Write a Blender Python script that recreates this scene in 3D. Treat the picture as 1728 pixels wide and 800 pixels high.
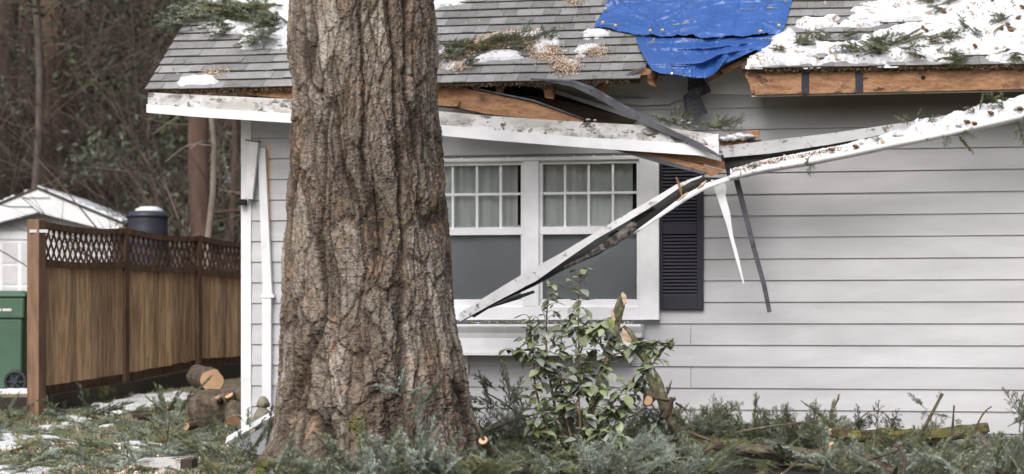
import bpy, math, random
import numpy as np
from mathutils import Vector, Matrix, noise as mn
R = math.radians
for o in list(bpy.data.objects): bpy.data.objects.remove(o)
sc = bpy.context.scene
C = sc.collection
F = 3360.0; HX = 864.0; HY = 550.0; CZ = 1.05
# ------------------------------------------------------------------ camera, light, exposure
cam = bpy.data.objects.new('camera', bpy.data.cameras.new('camera')); C.objects.link(cam)
cam.location = (0, 0, CZ); cam.rotation_euler = (R(90), 0, 0)
cam.data.lens = 70; cam.data.sensor_width = 36; cam.data.shift_y = 150/1728
cam.data.clip_end = 500
cam.data.dof.use_dof = True; cam.data.dof.focus_distance = 15.0; cam.data.dof.aperture_fstop = 2.0
sc.camera = cam
world = bpy.data.worlds.new('World'); sc.world = world; world.use_nodes = True
wn = world.node_tree; bg = wn.nodes['Background']
sky = wn.nodes.new('ShaderNodeTexSky'); sky.sky_type = 'NISHITA'; sky.sun_disc = False
sky.sun_elevation = R(47); sky.sun_rotation = R(200); sky.dust_density = 6; sky.air_density = 1.0; sky.ozone_density = 1.5
hs = wn.nodes.new('ShaderNodeHueSaturation'); hs.inputs['Saturation'].default_value = .55
wn.links.new(sky.outputs[0], hs.inputs['Color']); wn.links.new(hs.outputs[0], bg.inputs['Color'])
bg.inputs['Strength'].default_value = .15
sun = bpy.data.objects.new('sun', bpy.data.lights.new('sun', 'SUN')); C.objects.link(sun)
sun.data.energy = 1.15; sun.data.angle = R(35); sun.data.color = (1, .97, .94)
sun.rotation_euler = (R(43), 0, R(-20))
sc.view_settings.view_transform = 'Standard'; sc.view_settings.look = 'None'; sc.view_settings.gamma = 1
sc.view_settings.use_curve_mapping = False
sc.view_settings.exposure = 0.55
sc.render.engine = 'CYCLES'; sc.cycles.use_denoising = True; sc.cycles.max_bounces = 6
sc.cycles.transparent_max_bounces = 12

# ------------------------------------------------------------------ frames
PHI = R(10.5); cp, sp = math.cos(PHI), math.sin(PHI)
U = Vector((cp, -sp, 0)); V = Vector((sp, cp, 0)); O = Vector((0, 16.9, 0))
def H(u, v, w): return O + U*u + V*v + Vector((0, 0, w))
def ray(px, py): return Vector(((px-HX)/F, 1, (HY-py)/F))
CAM = Vector((0, 0, CZ))
def PX(px, py, d): return CAM + ray(px, py)*d
def HW(px, py, v=0.0):
    r = ray(px, py); t = (v + O.dot(V))/r.dot(V); p = CAM + r*t - O
    return p.dot(U), p.z
def HP(px, py, v=0.0):
    u, w = HW(px, py, v); return H(u, v, w)
OV = .5; TH = R(36.5); WE = HW(1060, 134, -OV)[1]
ct, st = math.cos(TH), math.sin(TH)
def LIFT(u):
    q = min(1, max(0, (u-ULa)/(ULb-ULa))); q = q*q*(3-2*q)
    return q*(.066-.022*min(1, max(0, (u-ULb)/2.3)))
ULa, ULb = HW(1085, 120, -OV)[0], HW(1250, 120, -OV)[0]
def RF(u, s, h=0.0): return H(u, -OV + s*ct - h*st, WE + s*st + h*ct + LIFT(u))
def RP(px, py):
    n = -V*st + Vector((0, 0, ct)); p0 = H(0, -OV, WE); r = ray(px, py); lf = 0.0
    for _ in range(4):
        t = (p0+Vector((0, 0, lf))-CAM).dot(n)/r.dot(n); p = CAM + r*t - O; lf = LIFT(p.dot(U))
    return p.dot(U), (p.z-WE-lf)/st
def ground(x, y):
    z = 0.0
    if y > 14.5:
        z = np.interp(y, [14.5, 19.6, 23, 34, 36, 60, 90], [0, .18, .42, .9, 1.6, 20, 32])
    if x < -4.75 and 20 < y < 34: z = max(z, .36)
    return float(z + .03*mn.noise((x*.9, y*.9, 0)) + .012*mn.noise((x*4, y*4, 3)))
def G(px, py):
    r = ray(px, py); t = 10.0
    while t < 90:
        p = CAM + r*t
        if p.z <= ground(p.x, p.y): return p
        t += .05
    return p

# ------------------------------------------------------------------ numpy noise
def perlin(x, y, seed=0, px=None):
    rs = np.random.RandomState(seed); N = 256
    ga = rs.rand(N, N)*2*np.pi; gx, gy = np.cos(ga), np.sin(ga)
    xi = np.floor(x).astype(int); yi = np.floor(y).astype(int); fx = x-xi; fy = y-yi
    def g(a, b):
        aa = (a % px if px else a) % N; bb = b % N
        return gx[aa, bb], gy[aa, bb]
    u = fx*fx*fx*(fx*(fx*6-15)+10); v = fy*fy*fy*(fy*(fy*6-15)+10)
    def d(a, b, dx, dy):
        p, q = g(a, b); return p*dx+q*dy
    n00 = d(xi, yi, fx, fy); n10 = d(xi+1, yi, fx-1, fy); n01 = d(xi, yi+1, fx, fy-1); n11 = d(xi+1, yi+1, fx-1, fy-1)
    return 1.5*((n00*(1-u)+n10*u)*(1-v)+(n01*(1-u)+n11*u)*v)
def fbm(x, y, seed=0, o=4):
    r = 0; a = 1; t = 0
    for i in range(o):
        r = r + a*perlin(x*2**i, y*2**i, seed+i); t += a; a *= .5
    return r/t
def sdf(X, Y, poly):
    P = np.array(poly); n = len(P); d = np.full(X.shape, 1e9); ins = np.zeros(X.shape, bool)
    for i in range(n):
        a = P[i]; b = P[(i+1) % n]; e = b-a; L = max(e@e, 1e-12)
        t = np.clip(((X-a[0])*e[0]+(Y-a[1])*e[1])/L, 0, 1)
        d = np.minimum(d, np.hypot(X-a[0]-t*e[0], Y-a[1]-t*e[1]))
        c = (a[1] > Y) != (b[1] > Y)
        ins ^= c & (X < (b[0]-a[0])*(Y-a[1])/((b[1]-a[1]) or 1e-9)+a[0])
    return np.where(ins, d, -d)

# ------------------------------------------------------------------ materials
def ramp(nt, fac, stops):
    r = nt.nodes.new('ShaderNodeValToRGB'); cr = r.color_ramp
    while len(cr.elements) < len(stops): cr.elements.new(.5)
    for e, (p, c) in zip(cr.elements, stops): e.position = p; e.color = (*c, 1)
    nt.links.new(fac, r.inputs[0]); return r.outputs[0]
def mixc(nt, fac, a, b, mode='MIX'):
    m = nt.nodes.new('ShaderNodeMix'); m.data_type = 'RGBA'; m.blend_type = mode
    for s, v in ((m.inputs[0], fac), (m.inputs[6], a), (m.inputs[7], b)):
        if isinstance(v, (int, float)): s.default_value = v
        elif isinstance(v, tuple): s.default_value = (*v, 1)
        else: nt.links.new(v, s)
    return m.outputs[2]
def noi(nt, scale=5, stretch=(1, 1, 1), detail=5, rough=.6, kind='noise', off=(0, 0, 0)):
    tc = nt.nodes.new('ShaderNodeTexCoord'); mp = nt.nodes.new('ShaderNodeMapping')
    mp.inputs['Scale'].default_value = stretch; mp.inputs['Location'].default_value = off
    nt.links.new(tc.outputs['Object'], mp.inputs[0])
    if kind == 'noise':
        n = nt.nodes.new('ShaderNodeTexNoise'); n.inputs['Detail'].default_value = detail; n.inputs['Roughness'].default_value = rough
    else: n = nt.nodes.new('ShaderNodeTexVoronoi')
    n.inputs['Scale'].default_value = scale; nt.links.new(mp.outputs[0], n.inputs['Vector'])
    return n.outputs[0]
def math_(nt, op, a, b=0.0, c=None):
    m = nt.nodes.new('ShaderNodeMath'); m.operation = op
    for i, v in enumerate((a, b, c)):
        if v is None: continue
        if isinstance(v, (int, float)): m.inputs[i].default_value = v
        else: nt.links.new(v, m.inputs[i])
    return m.outputs[0]
def smooth(nt, v, lo, hi):
    m = nt.nodes.new('ShaderNodeMapRange'); m.interpolation_type = 'SMOOTHSTEP'
    nt.links.new(v, m.inputs[0]); m.inputs[1].default_value = lo; m.inputs[2].default_value = hi
    return m.outputs[0]
def island(nt):
    g = nt.nodes.new('ShaderNodeNewGeometry'); return g.outputs['Random Per Island']
def M(name, stops, rough=.7, scale=6, stretch=(1, 1, 1), bump=0.0, bscale=40, bstretch=None, isl=0.0, extra=None, detail=5, spec=.4, mult=None):
    m = bpy.data.materials.new(name); m.use_nodes = True; nt = m.node_tree; b = nt.nodes['Principled BSDF']
    if isinstance(stops[0], (int, float)): stops = [(.3, tuple(c*.85 for c in stops)), (.7, tuple(min(1, c*1.12) for c in stops))]
    col = ramp(nt, noi(nt, scale, stretch, detail), stops)
    if isl:
        v = math_(nt, 'MULTIPLY_ADD', island(nt), 2*isl, 1-isl)
        h = nt.nodes.new('ShaderNodeHueSaturation'); nt.links.new(v, h.inputs['Value']); nt.links.new(col, h.inputs['Color']); col = h.outputs[0]
    if extra: col = extra(nt, col)
    nt.links.new(col, b.inputs['Base Color'])
    b.inputs['Roughness'].default_value = rough; b.inputs['Specular IOR Level'].default_value = spec
    if bump:
        bp = nt.nodes.new('ShaderNodeBump'); bp.inputs['Strength'].default_value = bump; bp.inputs['Distance'].default_value = .01
        nt.links.new(noi(nt, bscale, bstretch or stretch, 6), bp.inputs['Height']); nt.links.new(bp.outputs[0], b.inputs['Normal'])
    return m
def dirt(lo, hi, scale, col=(.05, .04, .03), stretch=(1, 1, 1), off=(0, 0, 0)):
    def f(nt, c):
        return mixc(nt, smooth(nt, noi(nt, scale, stretch, 6, .7, off=off), lo, hi), c, col)
    return f
def stain_shade_siding(nt, c):
    # rust coloured run under the old gutter bracket, at a fixed place on the boards
    tc = nt.nodes.new('ShaderNodeTexCoord'); sx = nt.nodes.new('ShaderNodeSeparateXYZ'); nt.links.new(tc.outputs['Object'], sx.inputs[0])
    u0, w0 = HP(452, 235).x, HP(452, 235).z; w1 = HP(455, 440).z
    a = math_(nt, 'ABSOLUTE', math_(nt, 'ADD', sx.outputs[0], -u0-.01), 0)
    a = math_(nt, 'SUBTRACT', a, math_(nt, 'MULTIPLY', noi(nt, 14, (1, 1, .3)), .012))
    f = math_(nt, 'SUBTRACT', 1.0, smooth(nt, a, .002, .026))
    f = math_(nt, 'MULTIPLY', f, smooth(nt, sx.outputs[2], w1-.1, w1+.25)); f = math_(nt, 'MULTIPLY', f, math_(nt, 'SUBTRACT', 1.0, smooth(nt, sx.outputs[2], w0-.1, w0)))
    c = mixc(nt, math_(nt, 'MULTIPLY', f, .75), c, (.62, .40, .20))
    # dingy brown strip once hidden above the right soffit, with eave shade painted in
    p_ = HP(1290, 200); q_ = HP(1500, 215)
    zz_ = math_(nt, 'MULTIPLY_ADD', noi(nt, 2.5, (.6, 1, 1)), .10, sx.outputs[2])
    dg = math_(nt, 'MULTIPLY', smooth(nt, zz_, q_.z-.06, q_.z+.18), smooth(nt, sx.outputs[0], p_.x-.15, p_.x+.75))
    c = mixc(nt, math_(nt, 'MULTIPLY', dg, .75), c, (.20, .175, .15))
    st_ = smooth(nt, noi(nt, 1.2, (.35, 1, 3), 6, .65), .5, .85)
    return mixc(nt, math_(nt, 'MULTIPLY', st_, .22), c, (.36, .34, .31))
def moss_mix(lo=.55, hi=.65, scale=4):
    return dirt(lo, hi, scale, (.10, .12, .025))
mt = {}
mt['siding'] = M('siding_paint', (.432, .432, .455), .6, 2.5, (.4, 1, 2), .06, 30, (.05, 1, 1), isl=.03, extra=stain_shade_siding)
mt['trim'] = M('white_trim_paint', (.67, .68, .71), .5, 3, bump=.03, bscale=20, extra=dirt(.62, .85, 3, (.5, .5, .47)))
mt['window_white'] = M('white_vinyl', (.70, .71, .74), .35, 3)
def fascia_dirt(nt, c):
    c = dirt(.50, .60, 5, (.30, .29, .275), (1, 1, 2))(nt, c)
    c = dirt(.515, .585, 7, (.045, .038, .03), (1, 1, 1.8), off=(1, 4, 2))(nt, c)
    c = dirt(.58, .64, 26, (.07, .045, .03), off=(3, 1, 2))(nt, c)
    return mixc(nt, smooth(nt, noi(nt, 2.0, (1, 1, 3)), .4, .7), c, (.40, .39, .38))
mt['fascia'] = M('dirty_white_fascia', (.54, .54, .545), .7, 4, bump=.15, bscale=30, extra=fascia_dirt)
mt['gutter'] = M('painted_gutter_metal', (.66, .66, .68), .45, 4, bump=.08, bscale=14, extra=dirt(.55, .68, 12, (.16, .15, .14)))
mt['gutter_dark'] = M('gutter_inner_black', (.018, .017, .018), .5, 6, bump=.3, bscale=30, extra=dirt(.55, .7, 20, (.09, .085, .08)))  # near-black inner faces of the trough
mt['grey_gutter'] = M('dull_grey_gutter_back', (.40, .405, .42), .5, 4, (1, 1, 2), bump=.08, bscale=14, extra=dirt(.57, .66, 14, (.12, .11, .10)))
mt['grey_metal'] = M('weathered_grey_flashing', [(.3, (.035, .037, .048)), (.7, (.10, .105, .125))], .4, 8, bump=.2, bscale=25, extra=dirt(.56, .64, 16, (.035, .03, .028)))
mt['navy_metal'] = M('dark_drip_metal', [(.3, (.03, .033, .05)), (.7, (.13, .14, .17))], .35, 8, (1, 1, 1), .2)
def wood(name, a, b, stretch=(1, 8, 8), isl=.12, rough=.75, ex=None):
    return M(name, [(.25, tuple(x*.55 for x in a)), (.45, a), (.62, b), (.8, tuple(x*.8 for x in a))], rough, 3.5, stretch, .25, 8, isl=isl, extra=ex)
def rawx(nt, c):
    g = noi(nt, 16, (1, 14, 14), 6, .7, off=(2, 2, 2)); c = mixc(nt, math_(nt, 'MULTIPLY', smooth(nt, g, .42, .66), .55), c, (.10, .05, .025))
    c = dirt(.60, .64, 9, (.055, .03, .018), (.7, 1, 1.5), off=(5, 2, 1))(nt, c)
    return dirt(.54, .72, 3, (.07, .045, .03), (1.2, 1, 2))(nt, c)
mt['raw_wood'] = wood('raw_lumber', (.27, .135, .068), (.37, .21, .115), (1, 9, 9), ex=rawx)
mt['pale_wood'] = wood('fresh_split_wood', (.42, .31, .21), (.58, .45, .33), (2, 2, 8))
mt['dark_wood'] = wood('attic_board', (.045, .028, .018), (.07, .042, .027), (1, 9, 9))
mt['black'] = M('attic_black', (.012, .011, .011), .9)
mt['strap'] = M('black_fascia_strap', (.018, .018, .03), .7, 20, bump=.3, extra=dirt(.66, .7, 60, (.4, .35, .3)))
mt['shutter'] = M('navy_black_shutter', (.014, .013, .026), .5, 5, bump=.15, bscale=12, bstretch=(1, 6, 12))
def shingle_extra(nt, c):
    c = mixc(nt, smooth(nt, noi(nt, 260, detail=2), .35, .7), c, mixc(nt, .35, c, (.34, .33, .33)))
    return dirt(.6, .75, 6, (.10, .11, .06))(nt, c)
mt['shingle'] = M('asphalt_shingle', [(.3, (.15, .15, .156)), (.7, (.215, .21, .216))], .92, 9, bump=.5, bscale=220, isl=.36, extra=shingle_extra)
mt['shingle_edge'] = M('mossy_shingle_edge', [(.4, (.075, .08, .06)), (.65, (.12, .14, .075))], .95, 14)
mt['tarp'] = M('blue_poly_tarp', [(.3, (.020, .068, .235)), (.7, (.032, .098, .325))], .36, 7, bump=.22, bscale=46, extra=lambda nt, c: mixc(nt, smooth(nt, noi(nt, 17, (1, 1, 1), 8, .8),   .66, .82), c, (.11, .24, .58)), spec=.5)
mt['metal'] = M('grommet_metal', (.6, .6, .58), .3, 5); mt['metal'].node_tree.nodes['Principled BSDF'].inputs['Metallic'].default_value = .8
mt['tape'] = M('yellow_leaf_speck', (.60, .48, .20), .7)
def snow_mat(name, dlo, dhi):
    m = M(name, (.57, .585, .615), .7, 3, bump=.9, bscale=34, extra=dirt(dlo, dhi, 13, (.26, .21, .16)))
    b = m.node_tree.nodes['Principled BSDF']; b.inputs['Subsurface Weight'].default_value = .0
    return m
mt['snow'] = snow_mat('clean_snow', .66, .74); mt['snow_dirty'] = snow_mat('littered_snow', .54, .64)
def ground_extra(nt, c):
    c = mixc(nt, smooth(nt, noi(nt, 26, detail=8, rough=.8), .45, .62), c, (.20, .15, .10))
    return dirt(.50, .62, 1.6, (.12, .135, .065))(nt, c)
mt['ground'] = M('littered_lawn_soil', [(.3, (.055, .05, .03)), (.55, (.12, .115, .07)), (.75, (.20, .17, .12))], .95, 9, bump=.8, bscale=30, extra=ground_extra, detail=8)
mt['hill'] = M('leaf_litter_slope', [(.3, (.008, .009, .005)), (.5, (.018, .014, .010)), (.75, (.045, .032, .022))], .95, 1.3, bump=.9, bscale=4, detail=9)
def needle(name, a, b, isl=.3):
    return M(name, [(.3, a), (.7, b)], .6, 3, isl=isl, spec=.3)
mt['n_green'] = needle('fir_needles_green', (.098, .120, .064), (.195, .212, .125))
mt['n_blue'] = needle('fir_needles_blue', (.20, .245, .205), (.34, .39, .34))
mt['n_mid'] = needle('fir_needles_grey_green', (.135, .162, .115), (.25, .28, .21))
mt['n_olive'] = needle('fir_needles_olive', (.13, .135, .06), (.23, .22, .12))
mt['n_dark'] = needle('fir_needles_dark', (.045, .058, .036), (.10, .12, .075))
mt['twig'] = M('twig_bark', [(.3, (.06, .042, .03)), (.7, (.17, .12, .085))], .85, 12, isl=.25)
mt['branch_bark'] = M('branch_bark', [(.3, (.035, .025, .018)), (.55, (.09, .068, .05)), (.75, (.18, .145, .115))], .9, 16, (1, 1, 1), .8, 40, extra=dirt(.58, .66, 5, (.09, .10, .03)))
mt['chips'] = M('wood_chips', [(.3, (.50, .37, .27)), (.7, (.74, .60, .48))], .9, 20, isl=.3)
mt['litter'] = M('brown_needle_litter', [(.3, (.10, .055, .03)), (.7, (.28, .17, .10))], .9, 20, isl=.4)
mt['moss'] = M('moss', [(.3, (.06, .075, .014)), (.7, (.18, .18, .035))], .95, 25, bump=1, bscale=70)
mt['lichen_bark'] = M('lichen_spotted_bark', [(.3, (.05, .04, .028)), (.5, (.13, .12, .08)), (.7, (.26, .26, .20))], .95, 26, bump=1, bscale=60, detail=8, extra=dirt(.48, .60, 7, (.10, .10, .04)))
mt['moss_bark'] = M('moss_over_bark', [(.3, (.045, .036, .02)), (.5, (.10, .095, .03)), (.7, (.15, .145, .04))], .95, 7, bump=1, bscale=60, detail=8, extra=dirt(.5, .6, 11, (.07, .05, .035)))
mt['log_end'] = M('sawn_log_end', (.52, .33, .20), .8, 8, bump=.2)
mt['stone'] = M('lichened_stone', [(.3, (.09, .085, .065)), (.7, (.26, .24, .19))], .95, 14, bump=.8, bscale=40)
mt['cone'] = M('pine_cone_scales', [(.3, (.10, .045, .025)), (.7, (.24, .12, .065))], .8, 40, bump=.9, bscale=80)
mt['leaf'] = M('shrub_leaf', [(.3, (.115, .15, .07)), (.7, (.225, .265, .15))], .5, 10, isl=.38, spec=.5)
mt['leaf_pale'] = M('shrub_leaf_underside', [(.3, (.19, .215, .19)), (.7, (.27, .30, .265))], .6, 10, isl=.25)
mt['leaf_yellow'] = M('shrub_leaf_olive', [(.3, (.10, .12, .03)), (.7, (.16, .18, .06))], .5, 10, isl=.3)
mt['stem'] = M('shrub_stem', [(.3, (.10, .065, .045)), (.7, (.22, .15, .10))], .8, 12)
mt['fence'] = wood('weathered_cedar', (.30, .19, .108), (.47, .315, .19), (6, 6, .7), isl=.38, ex=lambda nt, c: moss_mix(.62, .72, 3)(nt, c))
mt['fence_dark'] = wood('dark_cedar_frame', (.085, .048, .029), (.14, .082, .05), (5, 5, .7), isl=.15)
mt['post_wood'] = wood('brown_post', (.16, .095, .06), (.22, .135, .085), (5, 5, .7), isl=.1)
mt['timber'] = M('dark_timber', (.030, .024, .018), .9, 5, bump=.5, extra=moss_mix(.55, .66, 3))
mt['bin'] = M('green_bin_plastic', (.062, .125, .085), .5, 3)
mt['rubber'] = M('black_rubber', (.02, .02, .028), .6)
mt['barrel_grey'] = M('grey_board_back', (.20, .21, .22), .8, 6, bump=.3)
mt['barrel'] = M('blue_black_plastic', (.022, .024, .038), .5)
mt['shed'] = M('pale_shed_siding', (.50, .50, .515), .7, 2); mt['shed_white'] = M('shed_white_paint', (.66, .67, .69), .6, 2)
mt['curtain'] = M('pale_curtain', (.74, .78, .76), .9, 3, (3, 3, .2))
mt['blind'] = M('grey_roller_blind', (.76, .78, .81), .9, 1)
mt['dark_room'] = M('unlit_room_black', (.02, .02, .024), .9)
mt['roof_dark'] = M('shed_roof_felt', (.05, .05, .04), .9, 9)
mt['trunk_far'] = M('far_trunk_bark', [(.3, (.035, .025, .019)), (.7, (.10, .068, .05))], .95, 6, (3, 3, .4), .8, 20)
mt['trunk_pale'] = M('pale_trunk_bark', [(.3, (.11, .09, .07)), (.7, (.24, .20, .17))], .95, 6, (2, 2, .6), .5, 20)
mt['scrub'] = M('bare_twigs', [(.3, (.045, .033, .026)), (.5, (.10, .075, .06)), (.7, (.20, .16, .13))], .9, .8, isl=.6)
# bark: vertex attributes carry the height field and the coloured patches
def bark_mat():
    m = bpy.data.materials.new('fir_bark'); m.use_nodes = True; nt = m.node_tree; b = nt.nodes['Principled BSDF']
    def at(n):
        a = nt.nodes.new('ShaderNodeAttribute'); a.attribute_name = n; return a.outputs['Fac']
    n1 = noi(nt, 42, (1, 1, .6), 8, .75); n2 = noi(nt, 150, (1, 1, .7), 5, .7)
    f0 = math_(nt, 'ADD', math_(nt, 'MULTIPLY', n1, .62), math_(nt, 'MULTIPLY', at('tone'), .38))
    c = ramp(nt, f0, [(.28, (.075, .056, .043)), (.43, (.15, .122, .10)), (.55, (.235, .205, .176)), (.70, (.42, .385, .345))])
    c = mixc(nt, smooth(nt, n2, .57, .70), c, (.47, .43, .39))
    c = mixc(nt, math_(nt, 'MULTIPLY', smooth(nt, n2, .46, .32), .8), c, (.10, .075, .058))
    big = smooth(nt, noi(nt, 3.5, (1, 1, .5), 4, .6), .40, .66)
    c = mixc(nt, math_(nt, 'MULTIPLY', big, .45), c, mixc(nt, 1.0, c, (.82, .66, .54), 'MULTIPLY'))
    c = mixc(nt, math_(nt, 'SUBTRACT', 1.0, at('cavity')), c, (.032, .022, .016))  # furrow brown, with crack shade painted darker into the colour
    c = mixc(nt, math_(nt, 'MULTIPLY', at('flake'), .8), c, mixc(nt, smooth(nt, n2, .40, .62), (.22, .115, .065), (.46, .30, .20)))
    c = mixc(nt, at('moss'), c, mixc(nt, smooth(nt, n2, .40, .62), (.055, .06, .018), (.15, .15, .035)))
    nt.links.new(c, b.inputs['Base Color']); b.inputs['Roughness'].default_value = .92; b.inputs['Specular IOR Level'].default_value = .25
    bp = nt.nodes.new('ShaderNodeBump'); bp.inputs['Strength'].default_value = .9; bp.inputs['Distance'].default_value = .012
    nt.links.new(math_(nt, 'MULTIPLY_ADD', n2, .5, n1), bp.inputs['Height']); nt.links.new(bp.outputs[0], b.inputs['Normal'])
    return m
mt['bark'] = bark_mat()
def glass_mat(name, tint, mixf):
    m = bpy.data.materials.new(name); m.use_nodes = True; nt = m.node_tree
    for n in list(nt.nodes):
        if n.type == 'BSDF_PRINCIPLED': nt.nodes.remove(n)
    out = [n for n in nt.nodes if n.type == 'OUTPUT_MATERIAL'][0]
    t = nt.nodes.new('ShaderNodeBsdfTransparent'); t.inputs[0].default_value = (*tint, 1)
    g = nt.nodes.new('ShaderNodeBsdfGlossy'); g.inputs['Roughness'].default_value = .03
    fr = nt.nodes.new('ShaderNodeFresnel'); fr.inputs[0].default_value = 1.5
    x = nt.nodes.new('ShaderNodeMixShader'); nt.links.new(math_(nt, 'MULTIPLY', fr.outputs[0], mixf), x.inputs[0])
    nt.links.new(t.outputs[0], x.inputs[1]); nt.links.new(g.outputs[0], x.inputs[2]); nt.links.new(x.outputs[0], out.inputs[0])
    return m
mt['glass'] = glass_mat('window_glass', (.985, .99, .99), 2.2)
mt['screen'] = glass_mat('insect_screen_mesh', (.86, .865, .875), .1)

# ------------------------------------------------------------------ objects
def link_mesh(name, verts, faces, mats, parent=None, midx=None, smooth_=False, attrs=None, base=None):
    """verts world coordinates (numpy Nx3); faces list or int array; origin goes to the bottom centre unless base is given"""
    verts = np.asarray(verts, dtype=float)
    if parent is not None: base = None; off = np.array(parent.matrix_world.translation if parent.parent is None else [0, 0, 0], float)
    if parent is not None:
        q = parent; off = np.zeros(3)
        while q is not None: off = off + np.array(q.location); q = q.parent
        o_loc = (0, 0, 0); v = verts-off
    else:
        if base is None: base = ((verts[:, 0].min()+verts[:, 0].max())/2, (verts[:, 1].min()+verts[:, 1].max())/2, verts[:, 2].min())
        v = verts-np.array(base); o_loc = base
    me = bpy.data.meshes.new(name)
    if isinstance(faces, np.ndarray):
        k = faces.shape[1]; nf = len(faces)
        me.vertices.add(len(v)); me.vertices.foreach_set('co', v.ravel())
        me.loops.add(nf*k); me.loops.foreach_set('vertex_index', faces.ravel().astype(np.int32))
        me.polygons.add(nf); me.polygons.foreach_set('loop_start', np.arange(0, nf*k, k, dtype=np.int32))
        me.update(calc_edges=True)
    else:
        me.from_pydata([tuple(p) for p in v], [], faces)
    if not isinstance(mats, (list, tuple)): mats = [mats]
    for m in mats: me.materials.append(m)
    if midx is not None: me.polygons.foreach_set('material_index', np.asarray(midx, dtype=np.int32))
    if smooth_: me.polygons.foreach_set('use_smooth', np.ones(len(me.polygons), bool))
    for n, a in (attrs or {}).items():
        t = me.attributes.new(n, 'FLOAT', 'POINT'); t.data.foreach_set('value', np.asarray(a, dtype=np.float32).ravel())
    me.update()
    o = bpy.data.objects.new(name, me); C.objects.link(o); o.location = o_loc
    if parent is not None: o.parent = parent
    return o
def tag(o, label=None, cat=None, group=None, kind=None):
    if label: o['label'] = label
    if cat: o['category'] = cat
    if group: o['group'] = group
    if kind: o['kind'] = kind
    return o
def empty(name, loc, label, cat, group=None):
    o = bpy.data.objects.new(name, None); C.objects.link(o); o.location = tuple(loc); o.empty_display_size = .1
    return tag(o, label, cat, group)
class MB:
    def __init__(s, fr=None): s.v = []; s.f = []; s.m = []; s.fr = fr
    def add(s, vs, fs, m=0, fr=True):
        k = len(s.v)
        for p in vs: s.v.append(tuple(s.fr(*p)) if (s.fr and fr) else tuple(p))
        for f in fs: s.f.append([i+k for i in f]); s.m.append(m)
    def box(s, a0, a1, b0, b1, c0, c1, m=0):
        vs = [(x, y, z) for z in (c0, c1) for y in (b0, b1) for x in (a0, a1)]
        s.add(vs, [(0, 2, 3, 1), (4, 5, 7, 6), (0, 1, 5, 4), (2, 6, 7, 3), (0, 4, 6, 2), (1, 3, 7, 5)], m)
    def prism(s, front, back, m=0, fr=True):
        n = len(front)
        s.add(list(front)+list(back), [tuple(range(n)), tuple(reversed(range(n, 2*n)))]+[(i, i+n, (i+1) % n+n, (i+1) % n) for i in range(n)], m, fr)
    def loft(s, rings, closed=True, caps=True, m=0, mc=None):
        n = len(rings[0]); k = len(s.v)
        vs = [p for r in rings for p in r]; fs = []; ms = []
        for i in range(len(rings)-1):
            for j in range(n if closed else n-1):
                a = i*n+j; b = i*n+(j+1) % n; fs.append((a, b, b+n, a+n))
        s.add(vs, fs, m, False)
        if caps and closed:
            s.f.append([k+j for j in reversed(range(n))]); s.m.append(m if mc is None else mc)
            s.f.append([k+(len(rings)-1)*n+j for j in range(n)]); s.m.append(m if mc is None else mc)
    def tube(s, path, rad, n=8, m=0, rough=0.0, seed=0, mc=None):
        path = [Vector(p) for p in path]; L = len(path)
        if isinstance(rad, (int, float)): rad = [rad]*L
        rings = []; ref = Vector((.3, .2, 1)).normalized()
        for i, p in enumerate(path):
            t = (path[min(i+1, L-1)]-path[max(i-1, 0)]).normalized()
            a = t.cross(ref)
            if a.length < .05: a = t.cross(Vector((1, 0, 0)))
            a.normalize(); b = t.cross(a); ring = []
            for j in range(n):
                q = 2*math.pi*j/n; dirv = a*math.cos(q)+b*math.sin(q)
                rr = rad[i]*(1+rough*mn.noise(p*9+dirv*1.5+Vector((seed, 0, 0)))*2)
                ring.append(p+dirv*rr)
            rings.append(ring)
        s.loft(rings, m=m, mc=mc)
    def build(s, name, mats, parent=None, smooth_=False, base=None):
        return link_mesh(name, np.array(s.v), s.f, mats, parent, s.m if isinstance(mats, (list, tuple)) else None, smooth_, base=base)
def spline(pts, n=8):
    pts = [Vector(p) for p in pts]; out = []
    P = [pts[0]*2-pts[1]]+pts+[pts[-1]*2-pts[-2]]
    for i in range(1, len(P)-2):
        for k in range(n):
            t = k/n; a, b, c, d = P[i-1:i+3]
            out.append(.5*((2*b)+(c-a)*t+(2*a-5*b+4*c-d)*t*t+(3*b-a-3*c+d)*t*t*t))
    out.append(pts[-1]); return out
def lerp_r(rs, n): return list(np.interp(np.linspace(0, 1, n), np.linspace(0, 1, len(rs)), rs))
def bev(o, w=.003, seg=2):
    b = o.modifiers.new('bevel', 'BEVEL'); b.width = w; b.segments = seg; b.limit_method = 'ANGLE'; return o
rng = random.Random(7)

# ------------------------------------------------------------------ ground, hill
def build_ground():
    xs = np.concatenate([np.linspace(-70, -8, 20)[:-1], np.linspace(-8, 8, 130), np.linspace(8, 70, 20)[1:]])
    ys = np.concatenate([np.linspace(-40, 10, 12)[:-1], np.linspace(10, 24, 110), np.linspace(24, 95, 60)[1:]])
    nx, ny = len(xs), len(ys); v = [(x, y, ground(x, y)) for y in ys for x in xs]
    idx = np.arange(nx*ny).reshape(ny, nx)
    f = np.stack([idx[:-1, :-1], idx[:-1, 1:], idx[1:, 1:], idx[1:, :-1]], -1).reshape(-1, 4)
    cy = np.array(v)[f[:, 0], 1]
    near = f[cy < 26]; far = f[cy >= 26]
    o = link_mesh('ground', v, near, mt['ground'], smooth_=True, base=(0, 0, 0)); tag(o, kind='structure')
    o = link_mesh('hill', v, far, mt['hill'], smooth_=True, base=(0, 0, 0)); tag(o, kind='structure')
build_ground()

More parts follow.
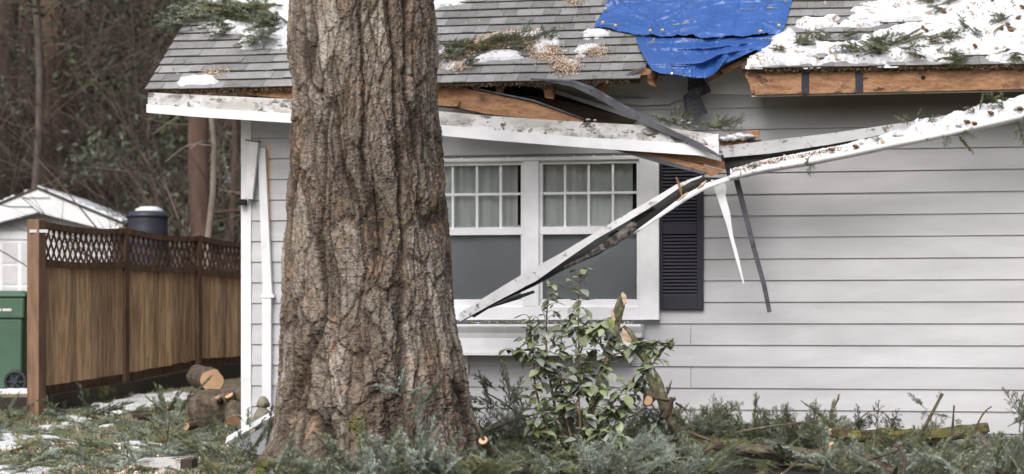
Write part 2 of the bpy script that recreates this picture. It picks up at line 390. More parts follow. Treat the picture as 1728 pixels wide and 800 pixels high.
# ------------------------------------------------------------------ house
house = empty('house', H(0, 0, 0), 'pale grey lap-sided house with a storm-broken roof edge and white window', 'house')
UC = HW(408, 400)[0]; UR = 6.5; WT = WE+OV*math.tan(TH)-.14
ub = HW(1166, 400)[0]
uwl, uwr = HW(700, 400, -.03)[0], HW(1111, 400, -.03)[0]
E = .179
VW = -.10
def wu(px): return HW(px, 400, VW)[0]
OU0, OU1, OW0, OW1 = wu(716), wu(1077), HW(990, 503, VW)[1], HW(990, 272, VW)[1]
def siding():
    mb = MB(H); w = HW(1166, 546)[1]; k = -3
    w0 = HW(1166, 546)[1]
    rows = []
    for k in range(-8, 20):
        rows.append(w0+k*E)
    r2 = random.Random(3)
    for i, wb in enumerate(rows):
        wt = min(wb+E, WT+.1)
        if wb < -.05 or wb > WT: continue
        k = round((wb-w0)/E)
        joints = [UC+.09, UR]
        if k in (-1, -3): joints.insert(2, ub)
        if k == -2: joints.insert(2, HW(1064, 600)[0])
        if k == 10: joints.insert(2, HW(1290, 150)[0])
        joints.sort()
        if wb < OW1 and wt > OW0: joints = sorted(joints+[OU0, OU1])
        for a, b in zip(joints, joints[1:]):
            g = .0022
            if wb < OW1 and wt > OW0 and a >= OU0-.001 and b <= OU1+.001: continue
            j0 = r2.uniform(-.0008, .0008)
            mb.prism([(a+g, -.016+j0, wb+.001), (b-g, -.016+j0, wb+.001), (b-g, -.003, wt+.002), (a+g, -.003, wt+.002)],
                     [(a+g, .0, wb+.001), (b-g, .0, wb+.001), (b-g, .006, wt+.002), (a+g, .006, wt+.002)])
    o = mb.build('siding', mt['siding'], house); return o
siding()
mb = MB(H)   # sheathed body of the house, gable and back walls
mb.box(UC+.02, OU0, .008, .15, 0, WT-.05); mb.box(OU1, UR, .008, .15, 0, WT-.05); mb.box(OU0, OU1, .008, .15, 0, OW0); mb.box(OU0, OU1, .008, .15, OW1, WT-.05)
mb.box(UC+.02, UC+.15, .15, 7, 0, WT-.1); mb.box(UR-.1, UR, .15, 7, 0, WT-.1); mb.box(UC+.02, UR, 6.9, 7, 0, WT-.1)
gw = WT-.2
mb.prism([(UC+.03, .1, gw), (UC+.03, 6.9, gw), (UC+.03, 3.5, gw+3.4*math.tan(TH))], [(UC+.12, .1, gw), (UC+.12, 6.9, gw), (UC+.12, 3.5, gw+3.4*math.tan(TH))])
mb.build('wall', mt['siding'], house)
mb = MB(H); mb.box(UC, UC+.092, -.026, .0, 0, WT); mb.box(UC-.002, UC+.016, 0, .09, 0, WT); bev(mb.build('corner_board', mt['trim'], house))
# stains need house-axis object coordinates: the siding object is at the house origin, so rotate its object frame instead
# roof -------------------------------------------------------------
UL = RP(249, 150)[0]
hole_px = [(1064, 150), (1080, 112), (1092, 60), (1286, 55), (1264, 113), (1262, 150)]
hole = [RP(*p) for p in hole_px]
def inhole(u, s):
    return sdf(np.array([u]), np.array([s]), hole)[0] > 0
mb = MB(RF)
hl = min(p[0] for p in hole); hr = max(p[0] for p in hole); hs_ = max(p[1] for p in hole)
mb.box(UL+.01, hl+.06, .02, 4.3, -.05, -.012); mb.box(hr-.14, UR, .02, 4.3, -.05, -.012); mb.box(hl+.05, hr-.12, hs_, 4.3, -.05, -.012)
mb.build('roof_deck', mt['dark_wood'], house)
mb = MB(RF); mb.box(UL, UR, 4.32, 4.35, -.5, 0); 
# rear slope
mb2 = MB(H); wr = WE+4.3*st; vr = -OV+4.3*ct
mb2.prism([(UL, vr, wr-.02), (UR, vr, wr-.02), (UR, vr+4.3*ct, WE-.02), (UL, vr+4.3*ct, WE-.02)], [(UL, vr, wr-.07), (UR, vr, wr-.07), (UR, vr+4.3*ct, WE-.07), (UL, vr+4.3*ct, WE-.07)])
mb2.build('rear_roof', mt['shingle'], house)
def shingles():
    mb = MB(RF); r = random.Random(11); ex = .143; s = -.02; row = 0
    while s < 4.3:
        u = UL-.005+(-.3*r.random())
        while u < UR:
            wd = r.choice([.11, .15, .19, .24, .28])
            a, b = max(u, UL-.01), min(u+wd, UR)
            if b > a+.01 and not inhole((a+b)/2, s+ex*.5):
                th = r.choice([.003, .004, .006, .007]); jj = r.uniform(-.0035, .0035); lift = r.uniform(0, .003)
                b0 = .018
                vs = [(a+.003, s+jj, b0-.004), (b-.001, s+jj, b0-.004), (b-.001, s+jj, b0+th+lift), (a+.003, s+jj, b0+th+lift),
                      (b-.001, s+ex+.006, .006+th*.3), (a+.001, s+ex+.006, .006+th*.3), (a+.001, s+ex, -.008), (b-.001, s+ex, -.008)]
                mb.add(vs, [(3, 2, 4, 5), (0, 3, 5, 6), (2, 1, 7, 4)], 0)
                mb.add([vs[0], vs[1], vs[2], vs[3]], [(0, 1, 2, 3)], 1)
            u += wd
        s += ex; row += 1
    mb.build('shingles', [mt['shingle'], mt['shingle_edge']], house)
shingles()
# gable rake board and its underside
for a_, b_ in ((UL+.012, UL+.035), (UR-.03, UR)):
    mb = MB(RF); mb.box(a_, b_, .05, 4.3, -.17, -.052); mb.build('rake_board', mt['trim'], house)
# rafter tails
for (px, py0, py1, wpx) in [(843, 134, 157, 12), (927, 140, 167, 15), (1012, 134, 164, 16), (1102, 120, 146, 11)]:
    v0 = -.40; a, w1 = HW(px-wpx/2, py0, v0); b, w0 = HW(px+wpx/2, py1, v0); w1 = WE+LIFT(a)+(v0+OV)*math.tan(TH)-.075-.06
    mb = MB(H); t = math.tan(TH)
    q = .035*rng.uniform(-1, 1)
    fr = [(a, v0, w0+.01), (b, v0+.01, w0-.004), (b+q, v0, w1+.06), (a+q, v0, w1+.06)]
    bk = [(a, 0.0, w0+.4*t), (b, 0.0, w0+.4*t), (b, 0.0, w1+.06+.4*t), (a, 0.0, w1+.06+.4*t)]
    mb.prism(fr, bk); bev(mb.build('rafter_tail', mt['raw_wood'], house), .004)
for px in (300, 420, 560, 680, 1420, 1600, 1700):
    a = HW(px, 140, -.4)[0]; mb = MB(RF); mb.box(a, a+.04, .06, 2.0, -.17, -.052); mb.build('rafter_tail', mt['raw_wood'], house)
# right sub fascia with black straps
v0 = -.47
a0, w1 = HW(1268, 121, v0); _, w0 = HW(1268, 160, v0)
mb = MB(H); n = 14
for i in range(n):
    pass
top = []; bot = []
for i in range(41):
    u = a0+(UR-a0)*i/40; top.append((u, WE+LIFT(u)-.035)); bot.append((u, w0+.002*mn.noise((u*7, 0, 0))))
front = [(u, v0, w) for u, w in bot]+[(u, v0, w) for u, w in reversed(top)]
front[0] = (a0+.028, v0, w0)
mb.prism(front, [(u, v0+.04, w) for u, v, w in front]); mb.build('sub_fascia', mt['raw_wood'], house)
mb = MB(H); u2 = HW(1268, 158, v0)[0]
mb.box(a0, UR, v0+.045, v0+.06, w0-.012, w0-.001); mb.build('drip_batten', mt['gutter'], house)
for px in (1359, 1450):
    u, _ = HW(px, 140, v0); mb = MB(H); mb.box(u-.031, u+.031, v0-.006, v0-.001, w0+.002, WE+LIFT(u)-.037); mb.build('fascia_strap', mt['strap'], house)
u, w = HW(1558, 131, v0); mb = MB(H); mb.prism([(u+.02*math.cos(t), v0-.003, w+.018*math.sin(t)) for t in np.linspace(0, 5.4, 8)], [(u+.02*math.cos(t), v0+.0, w+.018*math.sin(t)) for t in np.linspace(0, 5.4, 8)]); mb.build('nail_hole', mt['black'], house)
# broken end of the right roof: split splinters
def shard(pxs, v, th, m, name, parent=house, jag=0):
    mb = MB(H); fr = []
    for (x, y) in pxs:
        u, w = HW(x, y, v); fr.append((u, v, w))
    mb.prism(fr, [(u, vv+th, w) for u, vv, w in fr]); return mb.build(name, m, parent)
shard([(1262, 116), (1272, 118), (1272, 158), (1268, 156), (1264, 140), (1257, 128)], -.46, .3, mt['raw_wood'], 'split_wood')
shard([(1188, 130), (1215, 115), (1262, 92), (1258, 104), (1222, 124), (1196, 137)], -.25, .03, mt['dark_wood'], 'split_wood')
shard([(1190, 128), (1212, 119), (1218, 125), (1196, 136)], -.30, .03, mt['raw_wood'], 'split_wood')
shard([(1063, 120), (1085, 113), (1100, 118), (1098, 126), (1070, 127)], -.46, .02, mt['raw_wood'], 'split_wood')
shard([(1048, 132), (1064, 121), (1088, 112), (1084, 117), (1064, 128), (1056, 134)], -.49, .012, mt['navy_metal'], 'bent_drip_edge')
shard([(1112, 133), (1118, 132), (1120, 140), (1116, 136)], -.47, .01, mt['black'], 'split_wood')
shard([(1200, 85), (1300, 78), (1262, 116), (1230, 112)], .02, .03, mt['dark_wood'], 'attic_board')
shard([(1215, 118), (1262, 96), (1262, 104), (1222, 126)], -.35, .02, mt['raw_wood'], 'split_wood')
# skewed siding board pieces on the wall above the window
shard([(900, 128), (1160, 128), (1163, 168), (1155, 171), (900, 146)], -.035, .012, mt['siding'], 'loose_siding_board')
shard([(980, 168), (1139, 165), (1148, 163), (1130, 176), (1080, 178)], -.045, .012, mt['siding'], 'loose_siding_board')
shard([(1195, 128), (1265, 96), (1272, 160), (1200, 158)], -.022, .01, mt['trim'], 'loose_siding_board')
# soffit fell here: attic shade painted as a black sheet, dark board below rafters
shard([(735, 136), (885, 138), (1075, 199), (1060, 214), (735, 214)], -.06, .02, mt['black'], 'attic_shade_sheet')
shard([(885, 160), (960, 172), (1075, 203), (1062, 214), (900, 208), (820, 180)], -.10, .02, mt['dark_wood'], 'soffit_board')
shard([(875, 137), (900, 139), (1075, 196), (1070, 204), (1040, 192)], -.09, .03, mt['siding'], 'soffit_board')
shard([(735, 180), (800, 186), (870, 196), (870, 202), (735, 200)], -.2, .02, mt['gutter'], 'soffit_board')
# broken plank
shard([(738, 139), (754, 141), (800, 152), (900, 173), (985, 202), (983, 206), (900, 200), (820, 192), (775, 182), (738, 178)], -.44, .04, mt['raw_wood'], 'broken_rafter')
shard([(738, 168), (775, 171), (772, 180), (738, 178)], -.47, .02, mt['raw_wood'], 'split_wood')
shard([(800, 150), (900, 171), (985, 201), (983, 199), (900, 168), (800, 148)], -.46, .06, mt['grey_metal'], 'paint_edge')
# left strip of exposed wood between eave and fascia
shard([(398, 150), (500, 150), (500, 168), (398, 158)], -.47, .03, mt['raw_wood'], 'sub_fascia')
shard([(250, 148), (500, 150), (500, 156), (250, 156)], -.46, .02, mt['dark_wood'], 'sub_fascia')

# window -------------------------------------------------------------
win = bpy.data.objects.new('window', None); C.objects.link(win); win.parent = house
def wbox(mb, x0, x1, y0, y1, v0, v1, ref=None, m=0):
    """box from photo pixels on the plane v0; heights are taken in the middle so the box stays square to the house"""
    xm, ym = (x0+x1)/2, (y0+y1)/2
    u0, u1 = HW(x0, ym, v0)[0], HW(x1, ym, v0)[0]; w1, w0 = HW(xm, y0, v0)[1], HW(xm, y1, v0)[1]
    mb.box(u0, u1, v0, v1, w0, w1, m); return u0, u1, w0, w1
wt_, wbm = HW(1000, 264, VW)[1], HW(1000, 540, VW)[1]
gt = HW(990, 270, VW)[1]; gm0 = HW(990, 382, VW)[1]; gm1 = HW(990, 395, VW)[1]; gb = HW(990, 505, VW)[1]
mb = MB(H)
mb.box(wu(1078), wu(1112), VW, -.012, wbm, wt_); mb.box(wu(660), wu(1078), VW+.002, -.012, wbm, gb-.06)
mb.box(wu(882), wu(909), VW+.001, .03, gb-.06, wt_-.03); mb.box(wu(660), wu(1078), VW+.003, -.012, gt+.0, wt_)
mb.box(wu(655), wu(715), VW, -.012, wbm, wt_)
bev(mb.build('window_frame', mt['window_white'], win), .005)
mb = MB(H)   # inner beads stepping back to the glass
for a, b in ((715, 882), (909, 1078)):
    mb.box(wu(a), wu(b), VW+.035, .0, gb-.062, gb-.0)
    mb.box(wu(a), wu(b), VW+.025, .0, gm0, gm1)
    mb.box(wu(a), wu(a)+.028, VW+.03, .0, gb, gt); mb.box(wu(b)-.022, wu(b), VW+.03, .0, gb, gt)
    mb.box(wu(a), wu(b), VW+.028, .0, gt-.03, gt+.01)
bev(mb.build('sash', mt['window_white'], win), .003)
gt2 = gt-.028
for a, b, cols in ((715, 882, (762, 803, 843)), (909, 1078, (952, 992, 1033))):
    mb = MB(H)
    for c in cols: mb.box(wu(c)-.010, wu(c)+.010, VW+.045, VW+.058, gm0, gt2)
    wm = HW(990, 325, VW)[1]; mb.box(wu(a)+.02, wu(b)-.02, VW+.044, VW+.0585, wm-.010, wm+.010)
    mb.build('muntin', mt['window_white'], win)
    mb = MB(H); mb.box(wu(a)+.02, wu(b)-.02, VW+.062, VW+.064, gm1-.005, gt2+.002); mb.build('pane', mt['glass'], win)
    mb = MB(H); mb.box(wu(a)+.02, wu(b)-.02, VW+.066, VW+.068, gb-.002, gm1+.002); mb.build('pane', mt['glass'], win)
    mb = MB(H); mb.box(wu(a)+.02, wu(b)-.02, VW+.052, VW+.053, gb-.002, gm0+.002); mb.build('insect_screen', mt['screen'], win)
    # curtain: folded sheet
    mb = MB(); L = 90; x0, x1 = wu(a)+.015, wu(b)-.065
    for i in range(L+1):
        u = x0+(x1-x0)*i/L; v = .02+.010*math.sin(u*34)+.007*math.sin(u*77+1)
        mb.v += [tuple(H(u, v, gm0-.03)), tuple(H(u, v, gt+.05))]
        if i: k = 2*i; mb.f.append([k-2, k, k+1, k-1]); mb.m.append(0)
    mb.build('curtain', mt['curtain'], win, True)
    mb = MB(H); mb.box(wu(a)+.02, wu(b)-.035, -.005, .0, gb-.0, gm0+.02); mb.build('roller_blind', mt['blind'], win)
    mb = MB(H); mb.box(wu(a)+.02, wu(b)-.02, .14, .145, gb-.02, gt+.02); mb.build('interior', mt['dark_room'], win)  # near-black sheet stands in for the unlit room behind the curtain
# apron header board above window
# window box below
wb_ = bpy.data.objects.new('window_box', None); C.objects.link(wb_); wb_.parent = house
VB = -.24
def bw(py, v=VB): return HW(950, py, v)[1]
ue = HW(1078, 560, VB)[0]; us = HW(690, 560, VB)[0]
def bar(prof, u0, u1, name, m, parent):
    mb = MB(H); mb.prism([(u0, v, w) for v, w in prof], [(u1, v, w) for v, w in prof]); return bev(mb.build(name, m, parent), .003)
mb = MB(H); mb.box(us, ue-.06, VB+.03, -.012, bw(600), bw(560)); bev(mb.build('front_panel', mt['trim'], wb_), .004)
bar([(VB-.02, bw(547)), (VB-.02, bw(551)), (VB-.005, bw(556)), (VB+.015, bw(562)), (VB+.028, bw(570)), (-.014, bw(570)), (-.014, bw(547))], us-.02, ue+.02, 'cornice', mt['trim'], wb_)
mb = MB(H); mb.box(us, ue-.05, VB+.02, VB+.031, bw(600), bw(594)); mb.build('bead', mt['trim'], wb_)
mb = MB(H); mb.box(HW(780, 620)[0], HW(791, 620)[0], -.03, -.017, HW(785, 632)[1], bw(600)); mb.build('bracket', mt['trim'], wb_)
# debris on the ledge is added later
# shutter
sh = bpy.data.objects.new('shutter', None); C.objects.link(sh); sh.parent = house
VS = -.05
def su(px): return HW(px, 400, VS)[0]
w1, w0 = HW(1147, 268, VS)[1], HW(1147, 522, VS)[1]
s0, s1 = su(1107), su(1187); sa, sb = su(1118), su(1176)
mid1, mid0 = HW(1147, 378, VS)[1], HW(1147, 395, VS)[1]; bo = HW(1147, 500, VS)[1]
mb = MB(H); mb.box(s0, sa, VS, -.017, w0, w1); mb.box(sb, s1, VS, -.017, w0, w1)
mb.box(sa, sb, VS+.001, -.017, w0, bo); mb.box(sa, sb, VS+.001, -.017, mid0, mid1); mb.box(sa, sb, VS+.001, -.017, w1-.06, w1); mb.box(sa, sb, VS+.022, -.0175, bo, w1)
bev(mb.build('shutter_frame', mt['shutter'], sh), .003)
mb = MB(H)
for lo, hi in ((bo, mid0), (mid1, w1-.06)):
    k = int((hi-lo)/.0275); e = (hi-lo)/k
    for i in range(k):
        a = lo+i*e
        mb.prism([(sa, VS+.004, a+.004), (sb, VS+.004, a+.004), (sb, VS+.02, a+e-.003), (sa, VS+.02, a+e-.003)], [(sa, VS+.009, a+.001), (sb, VS+.009, a+.001), (sb, VS+.023, a+e-.008), (sa, VS+.023, a+e-.008)])
mb.build('louvers', mt['shutter'], sh)
# downspout
ds = bpy.data.objects.new('downspout', None); C.objects.link(ds); ds.parent = house
def lbox(p0, p1, wid, dep, v0, v1, name, m, parent, wid1=None):
    a = Vector(HW(*p0, v0)); b = Vector(HW(*p1, v1)); d = (b-a).normalized(); nn = Vector((d.y, -d.x))
    mb = MB(H); w1_ = wid if wid1 is None else wid1
    def ring(c, v, wd): return [(c.x+nn.x*wd/2*s, v+t*dep, c.y+nn.y*wd/2*s) for s, t in ((-1, 0), (1, 0), (1, 1), (-1, 1))]
    mb.prism(ring(a, v0, wid), ring(b, v1, w1_)); return bev(mb.build(name, m, parent), .004)
lbox((428, 238), (419, 336), .085, .05, -.13, -.10, 'elbow', mt['gutter'], ds, .075)
lbox((441, 250), (451, 500), .065, .045, -.075, -.07, 'pipe', mt['trim'], ds, .085)
lbox((449.5, 498), (449.5, 730), .082, .05, -.068, -.068, 'pipe', mt['trim'], ds)
lbox((440, 500), (462, 500), .03, .055, -.075, -.075, 'band', mt['trim'], ds)
lbox((402, 341), (414, 341), .05, .05, -.10, -.10, 'bracket', mt['black'], ds)
lbox((413, 236), (438, 239), .012, .06, -.14, -.14, 'strap', mt['grey_metal'], ds)
# ------------------------------------------------------------------ fir boughs
def spray(seed, L=.6, side=.5, needle=.029, wid=.0056, dens=1.0, mi=(0, 1), droop=.15, sub=True, thick=.006):
    """a fir bough as numpy geometry, growing along +x, flat side up. Returns verts, tris, material index"""
    r = random.Random(seed); nv = []; nf = []; nm = []; segs = []
    def axis(p, d, ln, lvl):
        p = Vector(p); d = Vector(d).normalized(); n = max(3, int(ln/.03)); pts = [p.copy()]
        for i in range(n):
            d = (d+Vector((r.uniform(-.07, .07), r.uniform(-.07, .07), r.uniform(-.06, .06)-droop*.04))).normalized()
            p = p+d*(ln/n); pts.append(p.copy())
        return pts
    main = axis((0, 0, 0), (1, 0, .05), L, 0); segs.append((main, thick, 1))
    n = int(L/.036)
    for i in range(n):
        t = (i+1)/(n+1)
        if t < .12: continue
        a = main[int(t*(len(main)-1))]; s = 1 if i % 2 else -1
        ln = side*L*(1-t*.82)*r.uniform(.6, 1.1)
        d = Vector((.75+.4*t, s*r.uniform(.7, 1), r.uniform(-.25, .2)))
        b = axis(a, d, ln, 1); segs.append((b, thick*.45, 1))
        if sub and ln > .09:
            m = int(ln/.048)
            for j in range(m):
                tt = (j+1)/(m+1); c = b[int(tt*(len(b)-1))]; s2 = 1 if j % 2 else -1
                dd = d.normalized(); pr = Vector((-dd.y, dd.x, 0))*s2
                segs.append((axis(c, dd*.8+pr*.8+Vector((0, 0, r.uniform(-.2, .2))), ln*.5*(1-tt*.7)*r.uniform(.6, 1.1), 2), thick*.3, 1))
    V_ = []; T_ = []; M_ = []
    k = 0
    for pts, th, lv in segs:
        for i in range(len(pts)-1):
            a, b = pts[i], pts[i+1]; d = (b-a); L_ = d.length
            if L_ < 1e-5: continue
            d = d/L_; q = d.cross(Vector((0, 0, 1)));
            if q.length < .1: q = Vector((0, 1, 0))
            q.normalize(); z = q.cross(d); w0 = th*(1-i/len(pts)*.7)*.5
            vs = [a+q*w0, a-q*w0*.5+z*w0*.87, a-q*w0*.5-z*w0*.87, b+q*w0*.9, b-q*w0*.45+z*w0*.8, b-q*w0*.45-z*w0*.8]
            V_ += vs; 
            for x, y in ((0, 1), (1, 2), (2, 0)):
                T_ += [(k+x, k+y, k+y+3), (k+x, k+y+3, k+x+3)]; M_ += [mi[1]]*2
            k += 6
            cnt = int(L_/.0026*dens+r.random())
            for c in range(cnt):
                t = r.random(); p = a+(b-a)*t; ang = r.uniform(-.5, math.pi+.5)
                nd = (q*math.cos(ang)+z*math.sin(ang)*.75+d*r.uniform(.25, .65)).normalized(); ln = needle*r.uniform(.7, 1.15)
                wv = nd.cross(d);
                if wv.length < .05: wv = z.copy()
                wv = wv.normalized()*wid*.5
                V_ += [p-wv, p+wv, p+nd*ln+wv*.3]; T_ += [(k, k+1, k+2)]; M_ += [mi[0]]; k += 3
    return np.array([tuple(v) for v in V_]), np.array(T_), np.array(M_)
_pr = {}
def proto(key, **kw):
    if key not in _pr: _pr[key] = spray(**kw)
    return _pr[key]
PRO = [dict(seed=1, L=.62, side=.55), dict(seed=2, L=.5, side=.6), dict(seed=3, L=.75, side=.42), dict(seed=4, L=.4, side=.65), dict(seed=5, L=.3, side=.6, dens=1.2), dict(seed=6, L=.55, side=.35)]
def rotm(d, roll):
    d = Vector(d).normalized(); up = Vector((0, 0, 1))
    y = up.cross(d); y = Vector((0, 1, 0)) if y.length < .1 else y.normalized(); z = d.cross(y)
    m = Matrix((d, y, z)).transposed(); return np.array(m @ Matrix.Rotation(roll, 3, 'X'))
def merged(name, items, mats, label=None, cat=None, kind=None, base=None, group=None, parent=None):
    """items: (prototype index, location, direction, roll, scale, needle material offset)"""
    VV = []; TT = []; MM = []; k = 0
    for pi, loc, d, roll, scl, mo in items:
        v, t, m = proto(pi, **PRO[pi]); Rm = rotm(d, roll)
        w = (v*scl) @ Rm.T + np.array(tuple(loc)); VV.append(w); TT.append(t+k); k += len(v)
        MM.append(np.where(m == 0, mo, len(mats)-1))
    o = link_mesh(name, np.concatenate(VV), np.concatenate(TT), mats, parent, np.concatenate(MM), base=base)
    return tag(o, label, cat, group, kind)
NM = [mt['n_green'], mt['n_blue'], mt['n_mid'], mt['n_olive'], mt['n_dark'], mt['twig']]

# ------------------------------------------------------------------ fallen eave boards and gutters
fb = empty('fallen_eave_board', HP(260, 190, -.56), 'long dirty white eave board sagging behind the big trunk and over the window', 'eave board')
def strip(px_top, px_bot, v0, v1, th, name, m, parent):
    """board of even thickness between two traced edges, lofted in the house frame"""
    rings = []; n = len(px_top)
    for i in range(n):
        vv = v0+(v1-v0)*i/(n-1); a = HW(*px_top[i], vv); b = HW(*px_bot[i], vv)
        rings.append([H(a[0], vv, a[1]), H(b[0], vv, b[1]), H(b[0], vv+th, b[1]), H(a[0], vv+th, a[1])])
    mb = MB(); mb.loft(rings); return mb.build(name, m, parent)
strip([(250, 156), (330, 160), (485, 167), (600, 178), (745, 188), (820, 195), (985, 206), (1100, 212), (1212, 227)],
      [(249, 178), (330, 184), (485, 193), (600, 202), (745, 213), (820, 221), (985, 236), (1100, 244), (1212, 250)], -.55, -.58, .022, 'upper_board', mt['fascia'], fb)
strip([(247, 176), (330, 182), (485, 191), (600, 200), (745, 211), (820, 218), (985, 232), (1100, 238), (1190, 245), (1206, 247)],
      [(247, 190), (330, 197), (485, 207), (600, 216), (745, 229), (820, 236), (985, 249), (1100, 257), (1190, 263), (1209, 264)], -.575, -.605, .024, 'lower_trim', mt['trim'], fb)
strip([(1186, 233), (1212, 225)], [(1206, 260), (1213, 263)], -.60, -.61, .01, 'bent_corner', mt['gutter'], fb)
# diagonal drip edge
de = strip([(905, 134), (965, 138), (1000, 150), (1050, 178), (1100, 204), (1150, 226), (1180, 240), (1218, 264)],
           [(925, 140), (965, 146), (1000, 162), (1048, 189), (1095, 214), (1150, 236), (1180, 250), (1217, 267)], -.52, -.66, .014, 'bent_drip_edge', mt['grey_metal'], None)
tag(de, 'dark bent metal drip edge hanging diagonally across the white eave board', 'metal strip')
de2 = strip([(895, 132), (968, 135), (1000, 146), (1050, 175), (1100, 201)], [(905, 135), (965, 139), (1000, 151), (1050, 179), (1100, 205)], -.525, -.60, .03, 'rolled_lip', mt['navy_metal'], de)
# splintered boards under the broken corner
sb_ = empty('splintered_board', HP(1150, 290, -.5), 'splintered brown boards wedged under the broken end of the white eave', 'splintered board')
def pslab(pxs, v, th, m, name, parent, vs=None):
    mb = MB(); fr = []; bk = []
    for i, (x, y) in enumerate(pxs):
        vv = v if vs is None else vs[i]; u, w = HW(x, y, vv); fr.append(H(u, vv, w)); bk.append(H(u, vv+th, w+.004))
    mb.prism(fr, bk, fr=False); return mb.build(name, m, parent)
pslab([(1040, 250), (1110, 256), (1165, 260), (1240, 278), (1236, 290), (1180, 275), (1100, 262)], -.50, .03, mt['raw_wood'], 'plank', sb_)
pslab([(1056, 253), (1095, 259), (1170, 275), (1222, 288), (1200, 298), (1188, 291), (1120, 270)], -.54, .03, mt['raw_wood'], 'plank', sb_)
pslab([(1020, 248), (1060, 253), (1120, 270), (1192, 290), (1186, 294), (1110, 275)], -.545, .05, mt['grey_metal'], 'metal_edge', sb_)
pslab([(1214, 236), (1262, 240), (1260, 246), (1214, 246)], -.50, .05, mt['raw_wood'], 'plank', sb_)
pslab([(1216, 262), (1275, 256), (1275, 268), (1240, 280), (1218, 272)], -.50, .03, mt['dark_wood'], 'plank', sb_)
pslab([(1262, 222), (1281, 219), (1280, 234), (1268, 236)], -.45, .05, mt['raw_wood'], 'broken_block', sb_)
pslab([(1240, 236), (1285, 236), (1282, 242), (1240, 244)], -.47, .05, mt['dark_wood'], 'broken_block', sb_)
# the long gutter -----------------------------------------------------
gt_ = empty('torn_gutter', HP(776, 541, -.7), 'long torn white gutter folded down from the right eave to the window box', 'gutter')
A_top = [(774, 530), (830, 494), (886, 460), (945, 428), (1000, 395), (1050, 365), (1100, 336), (1140, 312), (1165, 302), (1185, 296)]
A_bot = [(776, 543), (836, 510), (905, 474), (950, 442), (1005, 404), (1054, 376), (1106, 345), (1142, 320), (1166, 306), (1184, 299)]
strip(A_top, A_bot, -.80, -.62, .004, 'outer_face', mt['fascia'] if 0 else mt['gutter'], gt_)
def sheet(rows, name, m, parent, th=.003):
    """rows: list of stations, each a list of (px,py,v); thin bent metal sheet with thickness"""
    mb = MB(); rings = []
    for st_ in rows:
        f = [];
        for (x, y, v) in st_:
            u, w = HW(x, y, v); f.append(Vector(H(u, v, w)))
        b = [p+Vector((0, th, -th*.3)) for p in reversed(f)]
        rings.append(f+b)
    mb.loft(rings); return mb.build(name, m, parent, True)
rows = []
A_low = [(777, 544), (838, 512), (901, 483), (958, 452), (1010, 430), (1076, 388), (1118, 358), (1156, 331), (1190, 314), (1228, 300)]
for i in range(10):
    a = A_bot[i]; c = A_low[i]; va = -.80+.18*i/9
    mid = ((a[0]+c[0])/2+2, (a[1]+c[1])/2)
    rows.append([(a[0], a[1], va), (mid[0], mid[1], va+.07), (c[0], c[1], va+.02)])
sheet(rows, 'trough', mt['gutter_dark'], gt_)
# white rim under the dark trough, right part of the folded run
sheet([[(1060, 398, -.67), (1062, 400, -.69)], [(1084, 381, -.69), (1086, 386, -.70)], [(1118, 356, -.69), (1120, 363, -.70)], [(1156, 328, -.68), (1160, 337, -.69)], [(1192, 309, -.66), (1196, 317, -.68)], [(1230, 297, -.66), (1232, 304, -.68)]], 'rim', mt['gutter'], gt_, .006)
# rusty torn flap in the trough
sheet([[(950, 450, -.78), (958, 453, -.79)], [(985, 432, -.78), (995, 434, -.80)], [(1020, 408, -.76), (1040, 414, -.78)], [(1052, 385, -.74), (1070, 391, -.76)], [(1066, 374, -.74), (1078, 378, -.75)]], 'torn_flap', M('rusted_gutter_scrap', [(.45, (.016, .014, .013)), (.62, (.14, .125, .11))], .8, 18, bump=.5), gt_)
sheet([[(790, 530, -.70), (800, 536, -.70)], [(820, 516, -.70), (824, 521, -.70)], [(868, 500, -.69), (872, 506, -.69)], [(900, 490, -.68), (903, 494, -.68)]], 'torn_flap', mt['grey_metal'], gt_)
# right run: back flange, dark inside, floor, front lip
RB_t = [(1216, 247), (1300, 237), (1400, 225), (1470, 215), (1534, 206), (1620, 190), (1728, 168), (1800, 152)]
RB_b = [(1222, 266), (1300, 259), (1400, 244), (1470, 231), (1534, 219), (1620, 200), (1728, 178), (1800, 162)]
RL_t = [(1228, 298), (1290, 282), (1370, 268), (1440, 254), (1520, 237), (1600, 221), (1728, 191), (1800, 174)]
RL_b = [(1230, 304), (1290, 290), (1370, 277), (1440, 263), (1520, 246), (1600, 230), (1728, 200), (1800, 183)]
strip(RB_t, RB_b, -.56, -.56, .004, 'back_flange', mt['grey_gutter'], gt_)
rows = []
for a, b in zip(RB_b, RL_t): rows.append([(a[0], a[1]-1, -.555), (a[0], a[1]+4, -.50), (b[0], b[1]+5, -.62), (b[0], b[1]+2, -.665)])
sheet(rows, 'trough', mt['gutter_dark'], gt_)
rows = []
for a, b in zip(RL_t, RL_b): rows.append([(a[0], a[1]-1, -.655), (a[0], a[1], -.675), (b[0], (a[1]+b[1])/2, -.68), (b[0], b[1], -.665), (b[0], b[1]+2, -.60)])
sheet(rows, 'front_lip', mt['gutter'], gt_, .004)
pslab([(1322, 261), (1325, 261), (1325, 270), (1322, 270)], -.64, .05, mt['trim'], 'bracket', gt_)
for (a, b) in (((1141, 299), (1151, 333)), ((1192, 305), (1176, 320)), ((1160, 325), (1142, 340))):
    mb = MB(); mb.tube([HP(*a, -.76), HP((a[0]+b[0])/2+1, (a[1]+b[1])/2, -.765), HP(*b, -.76)], [.006, .012, .004], 5, rough=.3)
    mb.build('wood_splinter', mt['pale_wood'] if a[0] > 1150 else mt['raw_wood'], gt_)
